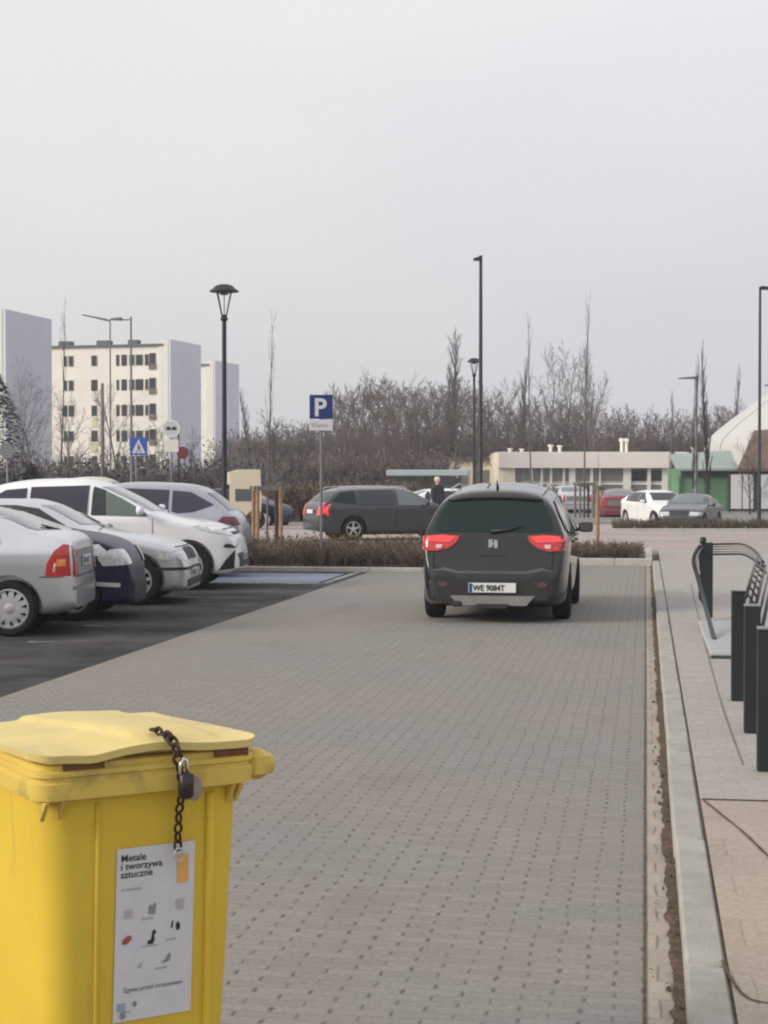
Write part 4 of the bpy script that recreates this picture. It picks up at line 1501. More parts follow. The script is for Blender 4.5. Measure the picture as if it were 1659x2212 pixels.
for j in range(NY + 1):
    for i in range(NX + 1):
        u, v = i / NX, j / NY
        x = (u - .5) * 2 * hw_
        y = -.012 + (BD + .02) * v
        # round the outline corners
        r_ = .05
        ex_ = abs(x) - (hw_ - r_)
        if ex_ > 0:
            if y < -.012 + r_:
                y = -.012 + r_ - math.sqrt(max(0, r_ * r_ - ex_ * ex_)) * ((-.012 + r_ - y) / r_)
        vs.append((x, y, lid_z(u, v)))
n1 = NX + 1
for j in range(NY):
    for i in range(NX):
        fs.append((j * n1 + i, j * n1 + i + 1, (j + 1) * n1 + i + 1, (j + 1) * n1 + i))
border = [i for i in range(n1)] + [j * n1 + NX for j in range(1, NY + 1)] + [NY * n1 + i for i in range(NX - 1, -1, -1)] + [j * n1 for j in range(NY - 1, 0, -1)]
base = len(vs)
for b in border:
    x, y, z = vs[b]
    vs.append((x * .992, y + .004 if y < .3 else y - .004, z - .019))
m_ = len(border)
for k in range(m_):
    k2 = (k + 1) % m_
    fs.append((border[k], base + k, base + k2, border[k2]))
fs.append(tuple(base + k for k in range(m_)))
mb.add(vs, fs)
mb.build('lid', 'bin_lid', binr, smooth=True, angle=50)
for s in (-1, 1):
    q = MB()
    q.lathe([(.10, -.025), (.10, .025)], axis='x', n=24)
    wv = q.build('wheel', 'rubber', binr, smooth=True, angle=40)
    wv.location = (s * .26, BD - .02, .10)
q = MB()
q.tube([(-.2, BD + .005, 1.03), (-.2, BD + .06, 1.045), (.2, BD + .06, 1.045), (.2, BD + .005, 1.03)], .014, 8)
q.build('handle', 'bin_rim', binr, smooth=True)

# sorting sticker lying on the tapered front
st_x0, st_x1, st_z0, st_z1 = -.073, .127, .43, .846
sticker = thing('sticker', None, None)
bpy.data.objects.remove(sticker)


def SP(x, z, off):
    return (x, face_y(z) - off, z)


mb = MB()
NZ = 10
vs, fs = [], []
for k in range(NZ + 1):
    z = st_z0 + (st_z1 - st_z0) * k / NZ
    sh = -.006 * (1 - k / NZ)
    vs += [SP(st_x0 + sh, z, .0030), SP(st_x1 + sh, z, .0030)]
for k in range(NZ):
    fs.append((2 * k, 2 * k + 1, 2 * k + 3, 2 * k + 2))
mb.add(vs, fs)
stk = mb.build('sticker', 'label_paper', binr, fix=False)


def on_sticker(mbx, name, m, off=.0045):
    mbx.v = [(v[0], face_y(v[2]) - off, v[2]) for v in mbx.v]
    return mbx.build(name, m, stk, fix=False)


sw, shh = st_x1 - st_x0, st_z1 - st_z0


def sq(u, v):
    return st_x0 + sw * u - .006 * v, st_z1 - shh * v


q = MB()
for i, s in enumerate(('Metale', 'i tworzywa', 'sztuczne')):
    x, z = sq(.05, .075 + .047 * i)
    text_mb(s, .0235, q, at=(x, 0, z), bold=.0003)
on_sticker(q, 'sticker_heading', 'ink')
q = MB()
x, z = sq(.06, .245)
text_mb('wrzucamy:', .0125, q, at=(x, 0, z))
for (u, v, s, sz) in ((.34, .425, 'kartony', .0095), (.34, .585, 'opakowania', .0085), (.66, .565, 'puszki', .0095), (.52, .725, 'nakretki', .0095),
                      (.10, .95, 'miasto', .009)):
    x, z = sq(u, v)
    text_mb(s, sz, q, at=(x, 0, z))
on_sticker(q, 'sticker_caption', 'label_grey')
q = MB()
x, z = sq(.12, .83)
text_mb('Zgniec przed wrzuceniem', .0145, q, at=(x, 0, z), bold=.0004)
on_sticker(q, 'sticker_footer', 'label_grey')


SPO = [None, None]


def spoly(q, pts, u, v, sc):
    x, z = sq(u, v)
    if SPO[0]:
        q = MB()
        P = [(x + a * sc, 0, z + b * sc) for a, b in pts]
        q.add(P, [tuple(range(len(P)))])
        on_sticker(q, SPO[0], SPO[1])
        return
    P = [(x + a * sc, 0, z + b * sc) for a, b in pts]
    q.add(P, [tuple(range(len(P)))])


q = MB()
x0_, z0_ = sq(.77, .07)
x1_, z1_ = sq(.92, .235)
q.add([(x0_, 0, z0_), (x1_, 0, z0_), (x1_, 0, z1_), (x0_, 0, z1_)], [(0, 1, 2, 3)])
on_sticker(q, 'sticker_panel', 'label_orange')
SPO[:] = ['sticker_pictogram', 'ink']
q = MB()                                        # spray bottle, cans
spoly(q, [(-1, -1.5), (.1, -1.6), (.6, -.8), (.5, .4), (1.0, .9), (.6, 1.6), (.1, 1.4), (-.1, .2), (-.3, -.6), (-1.1, -.8)], .47, .53, .011)
spoly(q, [(-.9, -.6), (-.6, .8), (-.3, .7), (-.5, -.7)], .76, .475, .012)
spoly(q, [(.0, -.8), (-.1, .3), (.3, .9), (.8, .3), (.8, -.6), (.4, -1)], .78, .485, .012)
SPO[:] = ['sticker_pictogram', 'label_grey']
q = MB()
spoly(q, [(-.8, -1.2), (.7, -1.3), (1.0, .9), (.5, 1.3), (.2, .6), (-.3, .9), (-.8, .6)], .46, .365, .011)
spoly(q, [(-1.4, -1.1), (-.2, -.3), (.4, .9), (1.1, 1.4), (1.3, .4), (1.0, -.9), (-.6, -1.2)], .66, .665, .009)
SPO[:] = ['sticker_pictogram', 'label_red']
q = MB()
spoly(q, [(-1.3, -.8), (-1.0, .2), (.2, 1.1), (1.2, .9), (1.1, 0), (-.1, -1.0)], .15, .53, .010)
SPO[:] = ['sticker_pictogram', 'label_pale']
q = MB()
spoly(q, [(-1, -1), (1, -1), (1, 1), (-1, 1)], .16, .38, .010)
spoly(q, [(-1, -1.4), (1, -1.4), (1.1, 1.4), (-1.1, 1.4)], .82, .36, .009)
spoly(q, [(-1.3, -.9), (.2, -1.2), (.9, 1.3), (.0, .3)], .33, .68, .008)
SPO[:] = ['sticker_crest', 'label_blue']
q = MB()
spoly(q, [(-1, -1), (1, -1), (1, 1), (-1, 1)], .10, .915, .010)
SPO[:] = ['sticker_crest', 'label_grey']
q = MB()
spoly(q, [(math.cos(a) * 1, math.sin(a) * 1) for a in [2 * PI * k / 12 for k in range(12)]], .12, .965, .008)
spoly(q, [(math.cos(a) * .8, math.sin(a) * 1) for a in [2 * PI * k / 10 for k in range(10)]], .27, .905, .007)

# chain and padlock, hanging over the front
def torus(mb, c, R_, r_, ax, n=14, m=6, stretch=1.35, updir=Vector((0, 0, 1))):
    """one chain link, ax = normal of the link plane"""
    ax = Vector(ax).normalized()
    u = (updir - ax * updir.dot(ax)).normalized()
    v = ax.cross(u)
    vs, fs = [], []
    for i in range(n):
        a = 2 * PI * i / n
        cc = Vector(c) + u * math.cos(a) * R_ * stretch + v * math.sin(a) * R_
        rad = (u * math.cos(a) + v * math.sin(a))
        for j in range(m):
            b = 2 * PI * j / m
            vs.append(cc + rad * math.cos(b) * r_ + ax * math.sin(b) * r_)
    for i in range(n):
        for j in range(m):
            fs.append((i * m + j, ((i + 1) % n) * m + j, ((i + 1) % n) * m + (j + 1) % m, i * m + (j + 1) % m))
    mb.add(vs, fs)


ch = thing('chain', 'rusty dark chain hanging from the lid over the front of the yellow bin', 'chain', (bc.x, bc.y, 0), BA)
path = [(.030, .055, 1.118), (.036, .02, 1.115), (.041, -.022, 1.104), (.046, -.034, 1.085), (.052, -.034, 1.06), (.058, -.032, 1.03), (.064, -.030, 1.0),
        (.070, -.020, .975), (.071, -.004, .95), (.072, .008, .91), (.072, .012, .87), (.072, .013, .84)]
pp = smooth_pts(path, 5)
acc, last_p, k = 0, pp[0], 0
links = [pp[0]]
for p_ in pp[1:]:
    acc += (p_ - last_p).length
    last_p = p_
    if acc > .0185:
        links.append(p_)
        acc = 0
for i, c in enumerate(links):
    d_ = (links[min(i + 1, len(links) - 1)] - links[max(i - 1, 0)]).normalized()
    side = Vector((1, 0, 0))
    ax = (d_.cross(side)) if i % 2 == 0 else side + Vector((0, .3, 0))
    big_ = 1.25 if 2 < i < 7 else 1.0
    q = MB()
    torus(q, c + Vector((0, -.002, 0)), .0085 * big_, .0036 * big_, ax, updir=d_)
    q.build('chain_link', 'rust', ch, smooth=True)
q = MB()
torus(q, (.072, .006, .822), .012, .0030, (0, 1, 0))
q.build('key_ring', 'rim_silver', ch, smooth=True)
pk = thing('padlock', 'dark worn padlock with a steel shackle on the chain of the yellow bin', 'padlock', (bc.x, bc.y, 0), BA)
q = MB()
q.box((.070, -.042, .995), (.034, .026, .062), bev=.010)
q.build('lock_body', 'padlock_metal', pk, smooth=True, angle=50)
q = MB()
q.tube([(.058, -.040, 1.015), (.056, -.040, 1.045), (.063, -.040, 1.060), (.072, -.040, 1.055), (.076, -.040, 1.02)], .0050, 8)
q.build('shackle', 'chrome', pk, smooth=True)
q = MB()
q.lathe([(.004, -.006), (.024, -.005), (.024, .005), (.004, .006)], axis='y', n=20)
tg = q.build('lock_cover', 'brass_worn', pk, smooth=True, angle=40)
tg.location = (.096, -.030, .985)
tg.scale = (.8, 1, 1.25)

# ------------------------------------------------------------------ black posts and rack on the right pavement
posts = [(1595, 1515, 1280, 'farthest'), (1625, 1585, 1310, 'middle'), (1656, 1668, 1360, 'nearest')]
for px, py, pt, wh in posts:
    g = G(px, py, KH)
    d = (g.xy).dot(FW)
    h = ZAT(pt, d) - KH
    t = thing('bollard', {'farthest': 'black square steel post, farthest of the three by the bike rack',
                          'middle': 'black square steel post standing between the two others on the pavement',
                          'nearest': 'black square steel post at the right picture edge, nearest of the three'}[wh], 'bollard',
              (g.x, g.y + .05, KH), 0, 'black steel posts on the right pavement')
    MB().box((0, 0, h / 2), (.10, .10, h), bev=.006).build('post', 'post_black', t)
    q = MB().box((0, 0, h + .004), (.104, .104, .012), bev=.003)
    q.build('post_cap', 'grey_plastic' if wh != 'farthest' else 'post_black', t)

g0 = G(1535, 1410, KH + .05)
g1 = G(1560, 1340, KH + .05)
rk = thing('bike_rack', 'black tubular bike rack with slatted curved rails on a pale base slab', 'bike rack', (g0.x, g0.y, KH))
y1_ = g1.y - g0.y
MB().box((.8, y1_ / 2, .024), (1.6, y1_, .05), bev=.008).build('base_slab', 'slab_pale', rk)
MB().box((.8, -.02, .012), (1.6, .03, .03)).build('slab_edge_shadow', 'trim_dark', rk)  # dark strip painted in as the shadow along the slab front
# end panel
gp_ = G(1524, 1338, KH)
lx, ly = gp_.x - g0.x, gp_.y - g0.y
D1 = gp_.xy.dot(FW)
hz = ZAT(1172, D1) - KH
q = MB()
q.prism([(lx - .08, .25), (lx + .06, .02), (lx + .08, .02), (lx + .08, hz), (lx + .02, hz), (lx - .09, hz - .05), (lx - .07, .55)], ly - .03, ly + .03, 'xz')
q.build('end_panel', 'post_black', rk)
q = MB().box((lx - .03, ly, hz + .02), (.07, .08, .09), bev=.02)
q.build('panel_cap', 'post_black', rk, smooth=True)


def RP(px, py, d):                                   # rack point in local coordinates
    p = A(px, d, ZAT(py, d))
    return Vector((p.x - g0.x, p.y - g0.y, p.z - KH))


# slatted rail: runs right along the back, bends towards the viewer and slopes down to the posts
for k in range(5):
    o_ = k * 5.5
    P = smooth_pts([RP(1535, 1176 + o_, D1), RP(1575, 1175 + o_, D1), RP(1606, 1176 + o_, D1 - .2), RP(1632, 1190 + o_, D1 - 1.6),
                    RP(1650 + k * 1.2, 1215 + o_, D1 - 3.2)], 5)
    MB().tube(P, .012 if k in (0, 4) else .008, 6).build('rail', 'post_black' if k in (0, 4) else 'grey_plastic', rk, smooth=True)
for k in range(5):
    a_ = RP(1636 + k * 9, 1206 + k * 8, D1 - 3.0)
    b_ = RP(1612 + k * 9, 1290 + k * 16, 10.9)
    MB().tube([a_, b_], .013 if k % 2 == 0 else .009, 6).build('sloping_bar', 'post_black', rk, smooth=True)
for k in range(7):
    t_ = (k + .5) / 7
    a_ = RP(1636 + t_ * 0, 1206, D1 - 3.0).lerp(RP(1612, 1290, 10.9), t_)
    b_ = RP(1654, 1222, D1 - 3.0).lerp(RP(1632, 1322, 10.9), t_)
    MB().tube([a_, b_], .008, 6).build('cross_bar', 'post_black', rk, smooth=True)
MB().tube(smooth_pts([RP(1512, 1180, D1), RP(1502, 1196, D1 - .2), RP(1499, 1215, D1 - .3), RP(1507, 1245, D1 - .5), RP(1522, 1300, D1 - 1.2), RP(1548, 1394, D1 - 3.1)], 5),
          .022, 8).build('stay', 'post_black', rk, smooth=True)
MB().tube(smooth_pts([RP(1518, 1182, D1), RP(1509, 1196, D1 - .2), RP(1506, 1216, D1 - .3), RP(1513, 1240, D1 - .5)], 5),
          .010, 8).build('stay', 'grey_plastic', rk, smooth=True)

# ------------------------------------------------------------------ lamps
def lantern(label, px, d, top_py, scale=1.0):
    p = A(px, d)
    H = ZAT(top_py, d)
    t = thing('street_lamp', label, 'street lamp', (p.x, p.y, 0), 0)
    MB().tube([(0, 0, 0), (0, 0, 1.1), (0, 0, 1.12), (0, 0, H - .75 * scale)], [.085, .085, .058, .05], 12).build('pole', 'pole_dark', t, smooth=True, angle=40)
    q = MB()
    z0, z1 = H - .78 * scale, H - .17 * scale
    q.lathe([(.055, z0 - .05), (.09, z0), (.05, z0 + .1)], n=12)
    for k in range(4):
        a = PI / 4 + k * PI / 2 + .3
        q.tube([(.05 * math.cos(a), .05 * math.sin(a), z0), (.22 * scale * math.cos(a), .22 * scale * math.sin(a), z1)], .014, 6)
    q.build('lantern_frame', 'pole_dark', t, smooth=True, angle=40)
    q = MB()
    q.lathe([(.012, z0 + .08), (.012, z1 - .08), (.10 * scale, z1 - .06), (.12 * scale, z1)], n=16)
    q.build('lamp_insert', 'pole_grey', t, smooth=True, angle=40)
    q = MB()
    q.lathe([(.20 * scale, z1 + .0), (.33 * scale, z1 + .0), (.33 * scale, z1 + .02), (.25 * scale, z1 + .075), (.20 * scale, z1 + .13), (.10 * scale, z1 + .165), (.02, z1 + .17)], n=24)
    q.build('lamp_cap', 'pole_dark', t, smooth=True, angle=50)
    return t


lantern('tall dark lantern post with a flat round cap rising behind the grey SUV', 485, 38, 614)
lantern('small distant lantern post beside the tall black mast in the middle', 1024, 70, 774, .92)


def mast(label, px, d, top_py, arms, r0=.075, mt='pole_dark', base=0.0):
    p = A(px, d)
    H = ZAT(top_py, d)
    t = thing('street_lamp', label, 'street lamp', (p.x, p.y, base), YAW)
    MB().tube([(0, 0, 0), (0, 0, 1.4), (0, 0, 1.45), (0, 0, H - base)], [r0 * 1.25, r0 * 1.2, r0, r0 * .7], 12).build('pole', mt, t, smooth=True, angle=40)
    for (dx, dz, hx, hz_, dy) in arms:
        q = MB()
        q.tube([(0, 0, H - base - .12), (dx * .5, dy, H - base - .12 + dz * .5), (dx, dy, H - base - .12 + dz)], r0 * .45, 8)
        q.build('arm', mt, t, smooth=True)
        q = MB()
        sgn = 1 if hx > 0 else -1
        q.add([(dx, dy - .13, H - base - .15 + dz), (dx + hx, dy - .10, H - base - .15 + dz + hz_), (dx + hx, dy + .10, H - base - .15 + dz + hz_), (dx, dy + .13, H - base - .15 + dz),
               (dx, dy - .13, H - base - .03 + dz), (dx + hx, dy - .10, H - base - .09 + dz + hz_), (dx + hx, dy + .10, H - base - .09 + dz + hz_), (dx, dy + .13, H - base - .03 + dz)],
              [(0, 1, 2, 3), (7, 6, 5, 4), (0, 4, 5, 1), (1, 5, 6, 2), (2, 6, 7, 3), (3, 7, 4, 0)])
        q.build('lamp_head', mt, t)
    return t


mast('tall black mast with a short left lamp head, in the middle of the picture', 1038, 51, 552, [(-.02, 0, -.20, 0, 0), (0, -.02, .05, 0, .1)], .068)
mast('tall black mast with a lamp head pointing right at the right picture edge', 1640, 58, 620, [(.03, .06, .55, .0, 0)], .058)
mast('grey street lamp with a bent arm pointing left above the blue crossing sign', 284, 65, 684, [(-.35, 0, -.42, .02, 0)], .052, 'pole_grey')
mast('slim grey street lamp behind the apartment roof with its head tilted up left', 239, 95, 690, [(-.10, .04, -1.45, .34, 0)], .055, 'pole_grey')
mast('distant street lamp with a flat left head left of the bare poplars', 1503, 82, 812, [(-.1, 0, -.75, .0, 0)], .09, 'pole_grey')
mast('distant lamp head peeking in at the right picture edge above the white dome', 1672, 90, 828, [(-.02, 0, -.5, 0, 0)], .07, 'pole_grey')

# ------------------------------------------------------------------ signs
g = G(694, 1231)
d = g.xy.dot(FW)
t = thing('parking_sign', 'blue P parking sign with a white plate below on a grey post', 'road sign', (g.x, g.y, 0), YAW)
zt, zm, zb_ = ZAT(853, d), ZAT(905, d), ZAT(931, d)
MB().tube([(0, 0, 0), (0, 0, zt - .05)], .028, 10).build('post', 'pole_grey', t, smooth=True, angle=40)
wS = 50 / FP * d
q = MB().box((0, -.04, (zt + zm) / 2), (wS, .02, zt - zm), bev=.004)
sg = q.build('sign_panel', 'sign_blue', t)
q = MB()
text_mb('P', .46, q, at=(-.135, -.052, (zt + zm) / 2 - .165), bold=.012)
q.build('letter', 'sign_white', sg, fix=False)
q = MB().box((0, -.04, (zm + zb_) / 2 - .005), (wS, .02, zm - zb_ - .02), bev=.004)
sg = q.build('supplementary_plate', 'sign_white', t)
q = MB()
text_mb('Klienci', .12, q, at=(-.18, -.052, (zm + zb_) / 2 - .045), sx=.95)
q.build('lettering', 'label_grey', sg, fix=False)

d = 62
p = A(300, d)
t = thing('crossing_sign', 'blue square pedestrian crossing sign behind the white crossover', 'road sign', (p.x, p.y, 0), YAW)
z0, z1 = ZAT(983, d), ZAT(945, d)
MB().tube([(-.1, 0, 0), (-.1, 0, z1)], .03, 8).build('post', 'pole_grey', t, smooth=True)
sg = MB().box((0, -.04, (z0 + z1) / 2), (.64, .02, z1 - z0), bev=.004).build('sign_panel', 'sign_blue_bright', t)
q = MB().add([(-.25, -.053, z0 + .07), (.25, -.053, z0 + .07), (0, -.053, z1 - .06)], [(0, 1, 2)])
sg2 = q.build('triangle', 'sign_white', sg, fix=False)
q = MB()
zc = z0 + .10
for a in ([(-.02, .30), (.02, .30), (.03, .26), (.0, .24), (-.03, .26)], [(-.03, .23), (.03, .23), (.04, .12), (-.02, .12)], [(-.02, .13), (.0, .13), (-.06, .0), (-.09, .0)],
          [(.01, .13), (.04, .13), (.09, .0), (.06, .0)], [(.03, .22), (.09, .14), (.07, .13), (.02, .19)]):
    q.add([(x, -.057, zc + zz) for x, zz in a], [tuple(range(len(a)))])
q.build('walker', 'ink', sg2, fix=False)


def disc(mb, c, r, y, n=28, mi=0):
    mb.add([(c[0] + r * math.cos(2 * PI * k / n), y, c[1] + r * math.sin(2 * PI * k / n)) for k in range(n)], [tuple(range(n))], mi)


d = 58
p = A(370, d)
t = thing('no_overtaking_sign', 'round white no overtaking sign over a pale plate on a grey post', 'road sign', (p.x, p.y, 0), YAW + R(8))
zc = ZAT(926, d)
MB().tube([(0, 0, 0), (0, 0, zc + .2)], .03, 8).build('post', 'pole_grey', t, smooth=True)
q = MB().lathe([(.02, -.05), (.31, -.05), (.31, -.035), (.02, -.035)], c=(0, 0, zc), axis='y', n=30)
sg = q.build('sign_disc', 'sign_white', t)
q = MB()
n = 30
q.add([(.30 * math.cos(2 * PI * k / n), -.053, zc + .30 * math.sin(2 * PI * k / n)) for k in range(n)] + [(.255 * math.cos(2 * PI * k / n), -.053, zc + .255 * math.sin(2 * PI * k / n)) for k in range(n)],
      [(k, (k + 1) % n, n + (k + 1) % n, n + k) for k in range(n)])
q.build('rim_band', 'stucco_pink', sg, fix=False)
q = MB()
for cx in (-.09, .10):
    q.add([(cx + a, -.055, zc + b) for a, b in ((-.08, -.05), (.08, -.05), (.08, .02), (.045, .07), (-.045, .07), (-.08, .02))], [tuple(range(6))])
q.build('car_symbol', 'ink', sg, fix=False)
MB().box((0, -.045, ZAT(963, d)), (.50, .02, .42), bev=.004).build('supplementary_plate', 'facade_white', t)
d = 60
p = A(386, d)
t = thing('round_sign', 'dark post with a round red sign seen from the side near the grey gable', 'road sign', (p.x, p.y, 0), YAW + R(25))
MB().tube([(0, 0, 0), (0, 0, ZAT(915, d))], .035, 8).build('post', 'pole_dark', t, smooth=True)
MB().lathe([(.02, -.05), (.22, -.05), (.22, -.03), (.02, -.03)], c=(.14, 0, ZAT(978, d)), axis='y', n=24).build('sign_disc', 'sign_red', t)
d = 50
p = A(16, d)
t = thing('round_sign', 'round grey sign seen from behind on a grey post at the left edge', 'road sign', (p.x, p.y, 0), YAW)
MB().tube([(0, 0, 0), (0, 0, ZAT(958, d))], .03, 8).build('post', 'pole_grey', t, smooth=True)
MB().lathe([(.02, -.05), (.22, -.05), (.22, -.035), (.02, -.035)], c=(0, 0, ZAT(974, d)), axis='y', n=24).build('sign_disc', 'sign_back', t)
p = A(222, 66)
t = thing('wooden_pole', 'plain brown wooden pole in front of the cream apartment block', 'pole', (p.x, p.y, 0))
MB().tube([(0, 0, 0), (0, 0, ZAT(828, 66))], [.09, .06], 8).build('pole', 'stake_wood_grey', t, smooth=True)

# ------------------------------------------------------------------ bare trees
def grow(mb, p, dr, ln, r, lev, rng, sp, mi=0):
    """one branch and its children"""
    nseg = sp['seg'][lev]
    pts, rad = [p.copy()], [r]
    d_ = dr.copy()
    for i in range(nseg):
        d_ = (d_ + Vector((rng.gauss(0, 1), rng.gauss(0, 1), rng.gauss(0, .6))) * sp['wob'][lev] + Vector((0, 0, sp['up'][lev]))).normalized()
        pts.append(pts[-1] + d_ * ln / nseg)
        rad.append(max(r * (1 - .78 * (i + 1) / nseg), sp['rmin'] * .6))
    mb.tube(pts, rad, 3 if lev > 0 else 6, mi, cap=False)
    if lev >= sp['lev']:
        return
    nc = sp['kids'][lev]
    for k in range(nc):
        t_ = sp['start'][lev] + (1 - sp['start'][lev]) * (k + rng.random()) / nc
        t_ = min(t_, .98)
        i = int(t_ * nseg)
        q_ = pts[i].lerp(pts[i + 1], t_ * nseg - i)
        a = rng.uniform(0, 2 * PI)
        ax = (pts[i + 1] - pts[i]).normalized()
        u = ax.cross(Vector((math.cos(a), math.sin(a), .3))).normalized()
        an = sp['ang'][lev] * rng.uniform(.7, 1.3)
        nd_ = (ax * math.cos(an) + u * math.sin(an)).normalized()
        l2 = ln * sp['ratio'][lev] * rng.uniform(.6, 1.15) * (1 - sp['taper'] * t_)
        grow(mb, q_, nd_, l2, max(rad[i] * .55, sp['rmin']), lev + 1, rng, sp, mi)


ROUND = dict(lev=3, seg=[6, 5, 4, 3], wob=[.05, .13, .18, .2], up=[.02, .05, .06, .05], kids=[13, 9, 7, 0], start=[.22, .2, .15, 0], ang=[.85, .75, .7, .6],
             ratio=[.62, .5, .5, .4], taper=.45, rmin=.012)
SPREAD = dict(ROUND, kids=[12, 9, 8, 0], ang=[.95, .8, .8, .6], start=[.15, .15, .1, 0], ratio=[.7, .55, .5, .4], rmin=.015)
POPLAR = dict(lev=2, seg=[8, 5, 3], wob=[.03, .05, .1], up=[.05, .12, .08], kids=[46, 11, 0], start=[.10, .1, 0], ang=[.38, .4, .4], ratio=[.24, .38, .4], taper=.45, rmin=.012)
YOUNG = dict(lev=2, seg=[8, 4, 3], wob=[.02, .06, .1], up=[.05, .16, .1], kids=[17, 5, 0], start=[.36, .2, 0], ang=[.5, .5, .5], ratio=[.22, .4, .4], taper=.5, rmin=.006)
BUSH = dict(lev=2, seg=[4, 4, 3], wob=[.12, .16, .2], up=[.03, .04, .03], kids=[7, 6, 0], start=[.1, .1, 0], ang=[.6, .6, .5], ratio=[.7, .6, .4], taper=.3, rmin=.008)


def tree_meshes(seed, h, spec, r, rmin=None):
    spec = dict(spec)
    if rmin:
        spec['rmin'] = rmin
    rng = random.Random(seed)
    tr = MB()
    # trunk
    pts, p_, d_ = [Vector((0, 0, -.1))], Vector((0, 0, -.1)), Vector((0, 0, 1))
    n = 8
    for i in range(n):
        d_ = (d_ + Vector((rng.gauss(0, 1), rng.gauss(0, 1), 0)) * spec['wob'][0]).normalized()
        p_ = p_ + d_ * h / n
        pts.append(p_.copy())
    rad = [r * (1.15 if i == 0 else 1 - .9 * i / n) + .004 for i in range(n + 1)]
    tr.tube(pts, rad, 8)
    cr = MB()
    nc = spec['kids'][0]
    for k in range(nc):
        t_ = spec['start'][0] + (.99 - spec['start'][0]) * (k + rng.random() * .9) / nc
        i = min(int(t_ * n), n - 1)
        q_ = pts[i].lerp(pts[i + 1], t_ * n - i)
        a = k * 2.4 + rng.uniform(-.5, .5)
        an = spec['ang'][0] * rng.uniform(.7, 1.2) * (1 - .35 * t_)
        nd_ = Vector((math.cos(a) * math.sin(an), math.sin(a) * math.sin(an), math.cos(an)))
        l2 = h * spec['ratio'][0] * rng.uniform(.65, 1.1) * (1 - spec['taper'] * t_)
        s2 = dict(spec)
        grow(cr, q_, nd_, l2, max(rad[i] * .5, spec['rmin']), 1, rng, s2)
    return tr, cr


PROTO = {}


def tree(name, label, loc, h, kind, seed, bark='bark_brown', cat='tree', group=None, rz=0.0, r=None, sxy=1.0, rmin=None):
    key = (kind, seed, bark, round(rmin or 0, 3))
    base_h = {'round': 8, 'spread': 8, 'poplar': 10, 'young': 6}[kind]
    if key not in PROTO:
        spec = {'round': ROUND, 'spread': SPREAD, 'poplar': POPLAR, 'young': YOUNG}[kind]
        tr, cr = tree_meshes(seed, base_h, spec, r or base_h * .018, rmin)
        t = thing(name, label, cat, (0, 0, -300))
        tr.build('trunk', bark, t, smooth=True, fix=False)
        cr.build('crown', bark, t, smooth=True, fix=False)
        PROTO[key] = t
        t2 = t
    else:
        t2 = copy_tree(PROTO[key])
        t2.name = name
    t2['label'] = label
    t2['category'] = cat
    if group:
        t2['group'] = group
    elif 'group' in t2:
        del t2['group']
    t2.location = loc
    s = h / base_h
    t2.scale = (s * sxy, s * sxy, s)
    t2.rotation_euler = (0, 0, rz)
    return t2


# wood behind everything: one mass of bare trees
protos = []
for sd_ in (11, 12, 13, 14):
    tr, cr = tree_meshes(sd_, 8, dict(ROUND, kids=[11, 8, 6, 0], rmin=.022), .16)
    protos.append((tr.v + cr.v, tr.f + [tuple(i + len(tr.v) for i in f) for f in cr.f]))


def wood(name, label, spots, m):
    V, F = [], []
    off = 0
    for (x, y, h, a, sc, k) in spots:
        v, f = protos[k % 4]
        arr = np.array([tuple(q_) for q_ in v])
        s = h / 8
        ca, sa = math.cos(a), math.sin(a)
        out = np.stack([(arr[:, 0] * ca - arr[:, 1] * sa) * s * sc + x, (arr[:, 0] * sa + arr[:, 1] * ca) * s * sc + y, arr[:, 2] * s], 1)
        V.append(out)
        F += [tuple(i + off for i in ff) for ff in f]
        off += len(v)
    V = np.concatenate(V)
    me = bpy.data.meshes.new(name)
    me.from_pydata(V.tolist(), [], F)
    me.materials.append(MATS[m])
    me.polygons.foreach_set('use_smooth', [True] * len(me.polygons))
    o = bpy.data.objects.new(name, me)
    S.collection.objects.link(o)
    tag(o, label, 'wood', kind='stuff')
    return o


# skyline of the wood in picture rows
sky = [(500, 960), (540, 935), (560, 915), (620, 925), (660, 935), (715, 900), (730, 855), (780, 842), (850, 835), (900, 848), (945, 840), (1010, 840), (1060, 868), (1110, 880),
       (1180, 872), (1250, 880), (1330, 880), (1400, 890), (1470, 885), (1530, 868), (1600, 880), (1660, 900), (1700, 905)]
rng = random.Random(77)
spots = []
for row, dd in ((0, 118), (1, 126), (2, 138), (3, 150)):
    px = 500
    while px < 1720:
        py = np.interp(px, [s[0] for s in sky], [s[1] for s in sky]) + rng.uniform(-6, 20) + (0, 5, 2, -3)[row]
        pos = A(px, dd + rng.uniform(-3, 3))
        h = ZAT(py, dd) * (.84 if px < 1290 else .78)
        spots.append((pos.x, pos.y, h * 1.02, rng.uniform(0, 6.28), rng.uniform(.8, 1.1), rng.randrange(4)))
        px += rng.uniform(34, 52)
wood('bare_wood', 'belt of bare brown trees across the background', spots, 'bark_brown')
# undergrowth in front of the wood
rng = random.Random(31)


